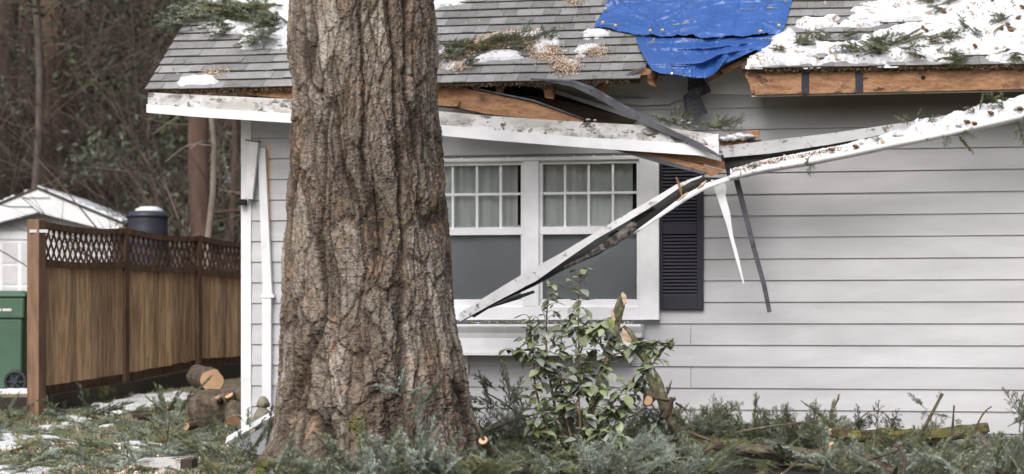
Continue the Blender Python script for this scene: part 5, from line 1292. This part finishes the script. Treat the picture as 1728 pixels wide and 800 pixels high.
# ------------------------------------------------------------------ logs and boards on the left
def log(name, p0, p1, r0, r1, label, mat='branch_bark', seed=0, group=None, cut0=True, n=18, bend=0.0):
    p0, p1 = Vector(p0), Vector(p1); t = empty(name, (p0+p1)/2-Vector((0, 0, r0)), label, 'log', group); k = 16
    side = (p1-p0).cross(Vector((0, 0, 1))).normalized()
    path = [p0.lerp(p1, i/k)+side*bend*math.sin(math.pi*i/k) for i in range(k+1)]
    mb = MB(); mb.tube(path, [(r0+(r1-r0)*i/k)*(1 if 0 < i < k else .97) for i in range(k+1)], n, rough=.10, seed=seed); mb.build('bark', mt[mat], t)
    for p, q, r_ in ((path[0], path[1], r0), (path[-1], path[-2], r1)):
        d = (p-q).normalized(); mb = MB(); mb.tube([p-d*.02, p+d*.004], r_*.93, n, rough=.10, seed=seed); mb.build('cut_end', mt['log_end'], t)
    return t
LG = 'sawn logs stacked by the house corner'
pA = PX(358, 642, 19.3); log('log', pA, pA+Vector((-.28, .85, .02)), .115, .112, 'rear log with a round pale cut end between the fence and the house corner', seed=1, group=LG)
pB = PX(400, 690, 18.4); lb = log('log', PX(324, 694, 18.6), PX(440, 676, 18.5), .155, .20, 'largest rough-barked log with sawn branch stubs, lying against the house corner', seed=2, group=LG)
for (x, y, r_, dx, dz) in ((387, 668, .045, -.15, .3), (368, 672, .03, -.3, .5), (392, 690, .02, .1, .3)):
    p = PX(x, y, 18.28); mb = MB(); mb.tube([p+Vector((0, .2, -.04)), p], [r_*1.3, r_], 10, rough=.2); mb.tube([p, p+Vector((dx*.03, -.006, dz*.03))], r_*.9, 10, m=1); mb.build('branch_stub', [mt['branch_bark'], mt['log_end']], lb)
log('log', PX(218, 706, 18.2), PX(252, 704, 18.5), .042, .038, 'short thin log lying on the lawn by itself near the fence', seed=3, group=LG)
log('log', PX(314, 719, 17.7), PX(360, 716, 18.0), .04, .05, 'splintered thin log poking out in front of the largest log', seed=4, group=LG)
log('log', PX(397, 712, 17.6), PX(398, 690, 17.75), .09, .10, 'stubby upright bark piece touching the house corner', seed=5, group=LG)
log('log', PX(282, 690, 18.9), PX(292, 688, 19.4), .02, .02, 'small round branch end on the snow patch beside the fence', seed=6, group=LG)
p0 = PX(222, 798, 14.3); log('log', p0, PX(258, 790, 14.35), .035, .04, 'dark split branch at the bottom edge left of the white block', seed=8, group=LG)
# white-sided wood block
q = PX(228, 778, 14.1); 
mb = MB(); c0 = q+Vector((0, 0, 0)); wx = (306-228)/F*14.1; x2 = (319-228)/F*14.1
mb.prism([c0, c0+Vector((wx, -.04, .012)), c0+Vector((wx, -.04, -.2)), c0+Vector((0, 0, -.2))], [c0+Vector((.03, .22, .01)), c0+Vector((wx+.03, .2, .02)), c0+Vector((wx+.03, .2, -.2)), c0+Vector((.03, .22, -.2))], 0)
mb.prism([c0+Vector((wx+.002, -.045, .016)), c0+Vector((x2+.02, .0, .012)), c0+Vector((x2+.02, .0, -.2)), c0+Vector((wx+.002, -.045, -.2))], [c0+Vector((wx+.032, .21, .016)), c0+Vector((x2+.03, .2, .012)), c0+Vector((x2+.03, .2, -.2)), c0+Vector((wx+.032, .21, -.2))], 1)
tag(mb.build('wood_block', [mt['fascia'], mt['branch_bark']]), 'cut wood block with a whitish face and brown bark end at the lower left', 'wood block')
# white fallen board
wb2 = MB(); a0_ = PX(380, 748, 14.9); a1_ = PX(470, 697, 15.6); e_ = (a1_-a0_).normalized(); nn = Vector((0, .10, .045))
b0_ = a1_+e_*.5
wb2.prism([a0_, b0_, b0_+nn, a0_+nn], [a0_+Vector((.0, 0, -.012)), b0_+Vector((.0, 0, -.012)), b0_+nn+Vector((0, 0, -.012)), a0_+nn+Vector((0, 0, -.012))])
wb2.prism([a0_+Vector((.06, .001, -.013)), b0_+Vector((0, .001, -.013)), b0_+Vector((0, .001, -.16)), a0_+Vector((.26, .001, -.09)), ], [a0_+Vector((.06, .008, -.013)), b0_+Vector((0, .008, -.013)), b0_+Vector((0, .008, -.16)), a0_+Vector((.26, .008, -.09))], 1)
tag(wb2.build('fallen_board', [mt['trim'], mt['barrel_grey']]), 'white board lying slanted on the ground from the lawn up to the big trunk', 'board')
# stone figure
def blobs(name, specs, m, parent=None):
    mb = MB()
    for (p, rx, ry, rz, seed) in specs:
        n, k = 16, 11; rings = []
        for i in range(k):
            a = math.pi*(i+.2)/(k-.6); rings.append([Vector(p)+Vector((rx*math.sin(a)*math.cos(2*math.pi*j/n), ry*math.sin(a)*math.sin(2*math.pi*j/n), rz*math.cos(a)))*(1+.18*mn.noise(Vector((math.cos(2*math.pi*j/n)*2, math.sin(2*math.pi*j/n)*2, a*1.5))+Vector((seed, 0, 0)))) for j in range(n)])
        mb.loft(rings)
    return mb.build(name, m, parent, True)
sp0 = PX(443, 720, 16.3); s_ = 16.3/F
st0 = empty('stone_figure', (sp0.x, sp0.y, ground(sp0.x, sp0.y)), 'small weathered seated stone figure at the foot of the house corner', 'statue')
def SP(x, y, dy=0): return tuple(PX(x, y, 16.3+dy))
blobs('body', [(SP(443, 704), 15*s_, .09, 17*s_, 1), (SP(443, 691), 7*s_, .05, 6*s_, 8), (SP(432, 712), 14*s_, .10, 9*s_, 2), (SP(455, 712), 13*s_, .10, 9*s_, 3), (SP(443, 716), 22*s_, .11, 12*s_, 9), (SP(443, 735), 24*s_, .12, 20*s_, 5)], mt['stone'], st0)
blobs('head', [(SP(444, 680), 10*s_, .055, 10.5*s_, 4), (SP(444, 683, -.045), 2*s_, .012, 2.6*s_, 4), (SP(435, 683), 2.4*s_, .02, 4*s_, 6), (SP(453.5, 683), 2.4*s_, .02, 4*s_, 7), (SP(440.5, 680, -.045), 1.5*s_, .01, 1*s_, 6), (SP(447.5, 680, -.045), 1.5*s_, .01, 1*s_, 7)], mt['stone'], st0)

# ------------------------------------------------------------------ broken tree behind the shrub
bt = empty('broken_tree', PX(1128, 740, 15.3), 'snapped mossy tree stem with splintered pale tips in front of the window box', 'broken tree')
def tp(pts, d): return spline([PX(x, y, d if not isinstance(d, (list, tuple)) else dd) for (x, y), dd in zip(pts, d if isinstance(d, (list, tuple)) else [d]*len(pts))], 5)
for pts, rs, d in (([(1160, 760), (1138, 715), (1118, 672), (1098, 625), (1080, 590), (1062, 566), (1050, 552)], [.05, .048, .043, .038, .034, .032, .03], 15.3),
                   ([(985, 745), (1000, 690), (1012, 645), (1025, 598), (1036, 560), (1043, 530), (1048, 508), (1050, 499)], [.03, .03, .031, .033, .036, .036, .033, .03], 15.25),
                   ([(1044, 580), (1036, 556), (1032, 535)], [.03, .034, .03], 15.2)):
    p = tp(pts, d); mb = MB(); mb.tube(p, lerp_r(rs, len(p)), 18, rough=.34, seed=len(pts)); mb.build('stem', mt['lichen_bark'], bt)
def splinter(pxs, d, th=.02, m='pale_wood', par=bt):
    fr = [PX(x, y, d) for x, y in pxs]; mb = MB(); mb.prism(fr, [p+Vector((0, th, 0)) for p in fr]); return mb.build('splintered_wood', mt[m], par)
splinter([(1048, 496), (1051, 492), (1057, 499), (1058, 512), (1053, 516), (1050, 506)], 15.18, .03)
splinter([(1033, 545), (1030, 524), (1034, 522), (1039, 540), (1037, 542)], 15.15, .015)
splinter([(1049, 560), (1051, 553), (1058, 560), (1066, 574), (1064, 579), (1056, 577), (1050, 570)], 15.22, .02)
splinter([(1052, 552), (1060, 560), (1071, 578), (1066, 578), (1056, 564)], 15.26, .02, 'branch_bark')
p = PX(1094, 676, 15.1); mb = MB(); mb.tube([p+Vector((.03, .22, .03)), p], [.052, .046], 14, rough=.2); mb.tube([p, p+Vector((-.004, -.008, 0))], .037, 14, m=1); mb.build('sawn_stub', [mt['branch_bark'], mt['log_end']], bt)
for pts, r_ in (([(1080, 656), (1100, 668), (1130, 676), (1140, 672)], [.012, .014, .016, .012]), ([(1132, 670), (1128, 690), (1120, 705)], [.013, .02, .02]), ([(1088, 688), (1070, 700), (1055, 706)], [.01, .008, .004]), ([(1140, 680), (1160, 692), (1168, 696)], [.008, .005, .003]), ([(1130, 712), (1132, 690), (1134, 672)], [.01, .014, .013])):
    p = tp(pts, 15.1); mb = MB(); mb.tube(p, lerp_r(r_, len(p)), 8, rough=.3); mb.build('twig', mt['branch_bark'], bt)

# ------------------------------------------------------------------ leafy shrub
def shrub():
    sd = 14.35; base = PX(975, 778, sd); gz_ = ground(base.x, base.y)
    root = empty('leafy_shrub', (base.x, base.y, gz_), 'bushy shrub with large oval grey-green leaves below the window', 'shrub')
    r = random.Random(5); stems = []
    def S(pts, dd, r0, r1): 
        n = len(pts); p = spline([PX(x, y, sd+dd[0]+(dd[1]-dd[0])*i/(n-1)) for i, (x, y) in enumerate(pts)], 6); stems.append((p, r0, r1)); return p
    S([(978, 790), (945, 720), (925, 620), (922, 550), (926, 485)], (0, .1), .012, .004)
    S([(985, 790), (978, 700), (977, 600), (976, 520), (980, 458)], (0, -.1), .009, .003)
    S([(990, 790), (1000, 700), (1018, 640), (1030, 590), (1026, 565)], (0, .05), .010, .004)
    S([(965, 790), (930, 740), (905, 660), (900, 600), (893, 535)], (0, -.15), .010, .004)
    S([(990, 790), (1010, 720), (1050, 660), (1100, 615), (1132, 575)], (0, -.1), .009, .003)
    S([(985, 790), (1000, 740), (1040, 700), (1070, 670), (1078, 640)], (0, .05), .008, .003)
    S([(975, 780), (950, 680), (945, 600), (952, 540)], (0, .2), .009, .003)
    S([(978, 700), (950, 640), (905, 610), (868, 592)], (-.05, -.1), .006, .002)
    S([(1035, 600), (1060, 590), (1090, 584), (1108, 580)], (0, -.1), .006, .002)
    S([(1010, 720), (1040, 740), (1060, 770)], (0, -.2), .006, .003)
    S([(960, 740), (920, 740), (890, 700)], (0, -.2), .006, .003)
    S([(977, 600), (990, 570), (1010, 545), (1015, 560)], (0, -.1), .005, .002)
    S([(1000, 700), (985, 640), (1000, 590)], (.1, .1), .008, .003)
    S([(990, 790), (960, 730), (965, 660), (985, 600)], (.15, .2), .008, .003)
    for p, r0, r1 in stems:
        mb = MB(); mb.tube(p, lerp_r([r0, r1], len(p)), 6, rough=.15); mb.build('stem', mt['stem'], root)
    LV = []; LF = []; LM = []
    tw = MB()
    def leaf(p, d, L_, m):
        d = Vector(d).normalized(); s = d.cross(Vector((r.uniform(-.4, .4), r.uniform(-.6, .2), 1))).normalized(); n = s.cross(d).normalized()
        w = L_*r.uniform(.25, .33); rows = [(0, .02), (.12, .55), (.32, .98), (.55, 1.0), (.78, .62), (1, .03)]; k = len(LV); fold = r.uniform(.1, .4); curl = r.uniform(-.1, .35)
        for t, wd in rows:
            c = p+d*L_*t-n*curl*L_*t*t
            LV.append(c+s*w*wd+n*w*wd*fold); LV.append(c); LV.append(c-s*w*wd+n*w*wd*fold)
        for i in range(5):
            a = k+3*i; LF.append((a, a+1, a+4, a+3)); LF.append((a+1, a+2, a+5, a+4)); LM.extend([m, m])
    for p, r0, r1 in stems:
        n = len(p)
        for i in range(2, n):
            t = i/n; c = p[i]
            if t < .22: continue
            for s in range(2 if r0 > .0055 else r.choice([1, 2])):
                a = r.uniform(0, 6.28); dv = Vector((math.cos(a), math.sin(a)*.8, r.uniform(-.1, .6))); tl = r.uniform(.03, .17)*(1.1-t*.6)
                e = c+dv*tl; tw.tube([c, c+dv*tl*.5+Vector((0, 0, .01)), e], [.0028, .002, .0015], 4)
                for q in range(r.choice([1, 2, 2, 3])):
                    a2 = r.uniform(0, 6.28); ld = Vector((math.cos(a2), math.sin(a2)*.7-.25, r.uniform(-1.1, .15)))
                    m = 2 if r.random() < .10 else (1 if r.random() < .33 else 0)
                    big = r.uniform(.06, .125)*(1.15-.45*t)
                    leaf(e+(c-e)*r.random()*.5, ld, big, m)
            leaf(c, (r.uniform(-1, 1), r.uniform(-1, .3), r.uniform(-.7, .5)), r.uniform(.04, .08), 0)
    o = link_mesh('leaves', np.array([tuple(v) for v in LV]), LF, [mt['leaf'], mt['leaf_pale'], mt['leaf_yellow']], root, LM, True)
    tw.build('twigs', mt['stem'], root)
    return root
shrub()

# ------------------------------------------------------------------ brush pile
def pile_top(px):   # photo height of the crest of the pile at the wall
    return np.interp(px, [780, 860, 900, 980, 1080, 1140, 1200, 1260, 1290, 1340, 1400, 1440, 1560, 1640, 1700, 1728, 1800], [690, 700, 705, 700, 700, 690, 692, 700, 705, 702, 706, 722, 732, 730, 742, 728, 720])
def pile_items():
    r = random.Random(77); its = []
    for i in range(560):
        px = r.uniform(500, 1800); d = 13.2+3.1*r.random()**.9
        if px < 800 and d > 13.0 and px > 470: d = r.uniform(12.5, 12.95) if px < 790 else d
        pt = pile_top(max(px, 780)); zc = CZ+(HY-pt)/F*16.1
        t = min(1, max(0, (d-13.0)/2.6)); z = (.02+(zc-.13)*t**.8)*r.uniform(.35, 1.0) if px >= 790 else .02+r.uniform(0, .10)
        x = (px-HX)/F*d
        a = r.uniform(0, 6.28); dv = (math.cos(a), math.sin(a)*.8-.15, r.uniform(-.15, .45))
        mo = r.choice([0, 0, 2, 2, 2, 0, 4, 0, 3, 1])
        py_ = HY-(z-CZ)*F/d
        if 1190 < px < 1390 and py_ > 768 and d < 14.2 and r.random() < .85: continue
        its.append((r.choice([0, 1, 1, 3, 3, 4, 5]), (x, d, z), dv, r.uniform(-1.2, 1.2), r.uniform(.55, 1.0), mo))
    for i in range(150):      # tips that stick up along the crest
        px = r.uniform(800, 1790); d = r.uniform(15.0, 16.1); x = (px-HX)/F*d; pt = pile_top(px); zc = CZ+(HY-pt)/F*d
        sl_ = r.uniform(-1, 1); its.append((r.choice([3, 4, 1, 3]), (x, d, zc-r.uniform(.16, .30)), (sl_, r.uniform(-.4, .1), r.uniform(.25, 1.0)), r.uniform(-1, 1), r.uniform(.6, .95), r.choice([0, 2, 2, 0, 4])))
    for i in range(120):      # tips that rise toward the camera along the front
        px = r.uniform(420, 1790); d = r.uniform(12.9, 13.6) if px > 800 else r.uniform(12.2, 12.8); x = (px-HX)/F*d
        if 1210 < px < 1370: continue
        its.append((r.choice([3, 4, 4]), (x, d, r.uniform(.02, .10)), (r.uniform(-1, 1), r.uniform(-.6, .1), r.uniform(.2, .9)), r.uniform(-1, 1), r.uniform(.6, .95), r.choice([0, 2, 2, 1, 1])))
    return its
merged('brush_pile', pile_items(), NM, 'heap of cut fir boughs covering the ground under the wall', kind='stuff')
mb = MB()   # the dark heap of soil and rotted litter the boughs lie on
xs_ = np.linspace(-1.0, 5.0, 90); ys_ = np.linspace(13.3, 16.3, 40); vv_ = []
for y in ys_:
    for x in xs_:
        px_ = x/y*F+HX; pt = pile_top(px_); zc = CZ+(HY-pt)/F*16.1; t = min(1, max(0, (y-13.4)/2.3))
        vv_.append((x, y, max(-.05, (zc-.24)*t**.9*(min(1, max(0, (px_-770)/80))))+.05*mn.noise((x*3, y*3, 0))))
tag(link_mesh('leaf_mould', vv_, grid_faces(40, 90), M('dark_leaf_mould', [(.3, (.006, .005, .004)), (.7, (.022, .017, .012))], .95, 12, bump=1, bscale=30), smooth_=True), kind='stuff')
def bough(items, label, group, mo=None, cat='fir bough', stem=None, smat='twig'):
    """items: (px, py, depth, direction, prototype, scale, needle index)"""
    its = [(pi, PX(x, y, d), dv, ro, scl, m) for (x, y, d, dv, ro, pi, scl, m) in items]
    if stem is None: return merged('fir_bough', its, NM, label, cat, group=group)
    root = empty('fir_bough', PX(*stem[0][-1], stem[1]), label, cat, group)
    p = tp(stem[0], stem[1]); m2 = MB(); m2.tube(p, lerp_r(stem[2], len(p)), 8, rough=.25, seed=int(stem[0][0][0])); m2.build('stem', mt[smat], root)
    if its: merged('needles', its, NM, parent=root)
    return root
FG = 'fir boughs standing out of the brush pile'
bough([(1205, 745, 14.9, (-.1, -.1, 1), .3, 1, .75, 2), (1210, 740, 15, (.35, -.1, .9), 1.2, 3, .8, 0), (1190, 740, 14.9, (-.5, -.1, .8), .5, 3, .8, 2)], 'upright grey-green fir tip against the siding, leftmost of the row right of the broken tree', FG)
bough([(1270, 745, 15, (.1, -.1, 1), .4, 3, .95, 0), (1285, 740, 15, (.5, -.1, .8), 1, 3, .8, 2), (1255, 740, 14.9, (-.3, -.1, .9), 0, 4, .9, 2)], 'fan-shaped fir tip second in the row along the siding', FG)
bough([(1330, 740, 15, (.1, 0, 1), .4, 4, .9, 0), (1345, 735, 15, (.9, -.1, .5), 1, 1, .7, 2), (1390, 740, 15, (.3, -.1, .9), .2, 3, .9, 3), (1320, 735, 14.9, (-.6, -.1, .7), 0, 3, .8, 2), (1410, 720, 14.9, (-.8, -.1, .6), 0, 3, .8, 0)], 'wide feathery fir bough in the middle of the pile crest', FG)
bough([(1450, 735, 15.2, (-.2, 0, 1), .4, 4, .8, 4), (1480, 735, 15.2, (.15, 0, 1), 1, 4, .9, 4), (1495, 700, 15.2, (.6, 0, -.7), 1, 4, .7, 4), (1465, 700, 15.2, (-.4, 0, -.8), 1, 4, .7, 4), (1500, 740, 15.2, (.4, 0, .9), 1, 4, .8, 0)], 'dark drooping fir bough curled over like a bow above the pile', FG, stem=([(1440, 740), (1448, 712), (1470, 694), (1495, 700), (1506, 730)], 15.2, [.007, .006, .005, .004, .003]))
bough([(1562, 690, 14.8, (-.7, 0, .5), .4, 4, .6, 2), (1585, 678, 14.8, (.2, 0, 1), 1, 4, .28, 2), (1565, 688, 14.8, (-.3, 0, -.9), 1, 4, .35, 2)], 'bare brown stick with needle tufts leaning right above the mossy log', FG, stem=([(1545, 745), (1562, 718), (1576, 692), (1585, 675), (1590, 664)], 14.8, [.016, .013, .011, .011, .012]), smat='branch_bark')
bough([(1606, 705, 14.8, (-1, 0, .1), .4, 4, .5, 2), (1608, 705, 14.8, (.5, 0, -.6), 1, 4, .4, 0)], 'two short upright sticks with a flat needle spray to their left', FG, stem=([(1606, 735), (1608, 715), (1610, 684)], 14.8, [.01, .009, .007]), smat='branch_bark')
bough([], 'thin bare twig curving up on the right against the siding', FG, stem=([(1645, 728), (1655, 705), (1665, 692), (1673, 686)], 15, [.007, .006, .005, .005]), smat='branch_bark')
bough([(1700, 720, 15, (.6, -.1, .3), .4, 3, .8, 0), (1728, 715, 15, (-.4, -.1, .8), .4, 3, .8, 0), (1720, 730, 15, (.2, -.1, 1), .4, 4, 1, 2)], 'dark fir tip at the right edge of the photo on the pile crest', FG)
bough([(850, 690, 15.5, (-.9, 0, .3), .4, 1, .7, 4), (860, 670, 15.5, (-.2, 0, .9), .4, 3, .8, 0), (890, 700, 15.5, (-.6, 0, .7), .6, 3, .8, 4), (830, 690, 15.5, (-.3, 0, .9), .2, 3, .8, 4), (820, 700, 15.4, (-.8, 0, .4), .2, 3, .9, 4), (840, 660, 15.5, (-.6, 0, .3), .6, 4, .8, 4), (865, 690, 15.4, (.4, 0, .9), .6, 4, .9, 0)], 'dark olive fir bough behind the right side of the big trunk', FG, stem=([(908, 735), (880, 705), (850, 680), (822, 664)], 15.5, [.014, .011, .008, .004]), smat='branch_bark')
bough([(1015, 800, 12.9, (.75, -.2, .7), .5, 1, .85, 1), (1030, 790, 12.9, (.9, -.2, .45), .3, 1, .8, 1), (1000, 800, 12.9, (.4, -.2, .7), .6, 3, .9, 1), (1060, 780, 12.95, (.5, -.1, .8), .6, 3, .8, 1), (1050, 800, 12.85, (.9, -.2, .3), .2, 3, 1, 1), (1080, 770, 12.95, (.9, -.1, .35), .6, 4, .9, 1)], 'large pale blue-green fir bough in front of the shrub base', FG)
bough([(712, 812, 12.3, (.0, -.1, 1), .5, 5, .8, 1), (700, 805, 12.3, (-.4, -.1, .9), .5, 4, 1, 1), (722, 800, 12.3, (.35, -.1, .9), .5, 4, 1, 1), (716, 780, 12.28, (.15, -.1, 1), 1.2, 3, .75, 1)], 'upright pale blue-green fir spray before the foot of the big trunk', FG)
bough([(682, 668, 12.55, (-.9, -.2, .2), .5, 4, .7, 1), (680, 665, 12.55, (.15, -.2, 1), .5, 4, .6, 1), (684, 668, 12.55, (.9, -.1, .25), .5, 4, .55, 1), (700, 700, 12.55, (.7, -.1, .7), .5, 4, .95, 4), (690, 715, 12.5, (.5, -.1, .8), .5, 3, .65, 2), (695, 735, 12.5, (.6, -.1, -.5), .5, 4, .7, 2), (684, 740, 12.5, (.2, -.1, -.9), .5, 4, .7, 2), (664, 655, 12.55, (-.5, -.1, .5), .2, 4, .4, 1), (684, 700, 12.5, (.3, -.1, .5), .5, 4, .6, 4), (720, 700, 12.5, (.6, -.1, -.2), .5, 4, .5, 4)], 'blue-green fir sapling leaning on the bark of the big trunk', FG, stem=([(696, 790), (690, 740), (686, 700), (682, 664)], 12.55, [.007, .006, .005, .004]))
bough([(600, 800, 12.4, (-.6, -.2, .7), .5, 3, .8, 2), (580, 795, 12.45, (-.5, -.2, .8), .5, 3, .8, 0), (610, 790, 12.45, (.1, -.2, .9), .5, 3, .8, 0), (560, 800, 12.4, (-.9, -.2, .3), .5, 1, .6, 2), (640, 790, 12.4, (.4, -.2, .7), .5, 3, .8, 2), (660, 800, 12.35, (-.3, -.2, .6), .5, 3, .8, 1)], 'grey-green fir boughs in the hollow at the foot of the big trunk', FG)
bough([(400, 790, 14, (-.8, -.1, .6), .5, 1, .7, 2), (430, 795, 13.2, (-.3, -.1, .9), .5, 3, .8, 4), (380, 800, 13.6, (.3, -.1, .8), .5, 3, .8, 2), (445, 780, 13.8, (.2, -.1, .9), .5, 3, .8, 4), (350, 800, 13.8, (-.3, 0, .8), .5, 3, .8, 0), (415, 770, 14.2, (.5, -.1, .6), .3, 3, .8, 4)], 'dark fir bough on the lawn left of the big trunk foot', FG)
bough([(283, 745, 15.5, (.05, 0, 1), .5, 4, .9, 2), (286, 720, 15.5, (-.8, 0, .3), .5, 4, .5, 1), (290, 735, 15.5, (.7, 0, .5), .5, 4, .7, 2), (278, 740, 15.5, (-.6, 0, .6), .5, 4, .7, 0)], 'small fir sapling standing on the lawn among the snow patches', FG, stem=([(274, 770), (282, 740), (287, 700)], 15.5, [.007, .006, .004]))
bough([(300, 705, 17.2, (.5, 0, .7), .5, 4, .9, 4), (285, 700, 17.3, (-.3, 0, .7), .5, 3, .8, 0), (290, 710, 17.2, (-.5, 0, .5), .5, 3, .8, 2), (275, 705, 17.4, (.5, 0, .7), .3, 3, .8, 4), (325, 668, 18.9, (.6, 0, .5), .3, 4, .9, 2)], 'dark green fir bough lying against the sawn logs', FG)
bough([(420, 740, 15.3, (.1, 0, .9), .5, 4, .8, 2), (425, 735, 15.3, (.6, 0, .6), .5, 4, .6, 4), (455, 745, 14.8, (.2, 0, 1), .5, 4, .9, 4), (412, 712, 15.3, (-.6, 0, .5), .5, 4, .4, 2)], 'fir tip poking up behind the slanted white board', FG)
bough([(130, 705, 18.5, (.8, 0, .2), .3, 1, .9, 4), (160, 700, 18.6, (.8, 0, .3), .3, 1, .8, 4), (120, 700, 18.5, (-.7, 0, .3), .3, 3, .9, 4), (200, 700, 18.6, (.8, 0, .1), .3, 3, .9, 4), (150, 695, 18.6, (-.2, 0, .5), .2, 3, .8, 4)], 'very dark fir bough lying under the fence', FG)
bough([(20, 715, 18.8, (-.3, 0, .9), .3, 1, .6, 4), (5, 715, 18.7, (.4, 0, .9), .3, 1, .7, 2), (50, 720, 18.8, (.6, 0, .5), .3, 3, .9, 2)], 'fir bough in front of the mossy edging at the left edge of the photo', FG)
# woody pieces in the pile
WG = 'bare branches and trunks in the brush pile'
def stick(pts, d, rs, label, mat='branch_bark', ends=True, cat='branch', name='branch'):
    p = tp(pts, d); root = empty(name, p[0], label, cat, WG); m2 = MB(); m2.tube(p, lerp_r(rs, len(p)), 14, rough=.22, seed=pts[0][0] % 17); m2.build('bark', mt[mat], root)
    if ends:
        q = (p[0]-p[1]).normalized(); m2 = MB(); m2.tube([p[0]-q*.01, p[0]+q*.010], rs[0]*.97, 14); m2.build('cut_end', mt['log_end'], root)
    return root
stick([(816, 744), (826, 760), (838, 780)], [12.85, 12.95, 13.1], [.030, .028, .032], 'short sawn branch with a round pale end beside the big trunk')
stick([(1200, 752), (1260, 760), (1320, 768), (1400, 775), (1480, 782)], [14.2, 14.2, 14.3, 14.3, 14.4], [.025, .045, .06, .065, .06], 'long thick brown trunk lying under the boughs in the middle of the pile', ends=False)
stick([(1404, 752), (1425, 768), (1460, 784), (1510, 800)], [13.6, 13.5, 13.4, 13.3], [.025, .04, .05, .055], 'thick forked branch with a pale torn tip, pointing up left')
stick([(1400, 730), (1440, 735), (1500, 735), (1560, 736), (1600, 733), (1640, 728), (1668, 722)], [15.2]*7, [.035, .05, .05, .05, .055, .05, .035], 'mossy log lying along the siding on top of the pile', 'moss_bark')
stick([(1668, 738), (1655, 736), (1676, 765), (1684, 800)], [13.8, 13.7, 13.6, 13.5], [.010, .016, .015, .016], 'pale curved branch arching down at the far right of the pile', ends=False)
stick([(1140, 795), (1170, 775), (1205, 752), (1215, 746)], [13.4]*4, [.008, .01, .012, .012], 'thin light branch slanting up in the dark gap of the pile')
stick([(1320, 800), (1335, 788), (1350, 775)], [13.2]*3, [.008, .008, .006], 'short pale stick at the bottom edge right of the dark gap')
stick([(1455, 800), (1462, 780), (1500, 765), (1530, 755)], [13.0]*4, [.010, .009, .008, .006], 'thin hooked twig crossing in front of the forked branch', ends=False)
stick([(1524, 800), (1526, 775), (1515, 755), (1508, 752)], [12.95]*4, [.012, .012, .010, .007], 'upright crooked twig right of the forked branch', ends=False)
stick([(1160, 728), (1195, 742), (1215, 745)], [14.5]*3, [.014, .012, .008], 'brown branch emerging left of the upright fir tips', ends=False)
stick([(1240, 730), (1300, 720), (1380, 710)], [14.6]*3, [.010, .009, .006], 'thin straight branch across the pile crest', ends=False)
stick([(870, 745), (900, 735), (950, 720)], [15.3, 15.4, 15.5], [.09, .09, .08], 'thick brown log half hidden behind the shrub base', ends=False)
stick([(880, 790), (900, 745), (908, 690)], [14.8]*3, [.007, .006, .004], 'thin bare twig rising between the big trunk and the shrub', ends=False)
stick([(820, 728), (860, 712), (900, 700), (935, 690)], [14.6]*4, [.008, .008, .006, .004], 'thin slanting branch right of the big trunk', ends=False)
stick([(1585, 765), (1630, 768), (1690, 778), (1728, 790)], [13.7]*4, [.008, .012, .014, .012], 'long low branch near the bottom right corner', ends=False)
stick([(795, 690), (806, 720), (818, 745)], [12.9, 12.85, 12.85], [.006, .010, .012], 'dark twig leaning on the right flank of the big trunk', ends=False)
patch('brush_snow', [[(600, 772), (625, 768), (640, 772), (640, 778), (612, 780)], [(618, 752), (632, 742), (636, 748), (624, 760)], [(650, 790), (690, 788), (700, 796), (660, 800)]],
      lambda a, b, c: Vector((a, 12.6+.3*b, .06+c+b*.3)), lambda px, py: ((px-HX)/F*12.5, ((HY-py)/F*12.5+.95)*2), mt['snow_dirty'], .03, .012, 31, nz=.05)

# ------------------------------------------------------------------ the wood on the photographer's side: it shades the low sky and shows in the panes
def treeline():
    r = random.Random(12); mb = MB()
    for i in range(46):
        if i < 34: x = r.uniform(-55, 55); y = r.uniform(-60, -36)
        else: x = r.choice([-1, 1])*r.uniform(34, 50); y = r.uniform(-30, 12)
        hgt = r.uniform(8, 13); z0 = -.2; R0 = r.uniform(2.6, 3.8); k = 9
        mb.tube([(x, y, z0), (x, y, hgt*.9)], [.3, .06], 8, m=1)
        for j in range(k):
            zb = 2.0+(hgt-2.0)*j/k; zt = zb+(hgt-2)/k*1.7; rr = R0*(1-j/k)**.8+.3; n = 18; ph = r.random()
            ring = [Vector((x+rr*(1+.35*(q % 2)*r.uniform(.5, 1.2))*math.cos(2*math.pi*q/n+ph), y+rr*(1+.35*(q % 2))*math.sin(2*math.pi*q/n+ph), zb-.35*(q % 2))) for q in range(n)]
            mb.loft([ring, [Vector((x, y, zt))+Vector((.05*math.cos(q), .05*math.sin(q), 0)) for q in range(n)]])
    return tag(mb.build('treeline', [mt['n_dark'], mt['trunk_far']]), 'dark conifers standing across the lawn behind the photographer', kind='stuff')
treeline()
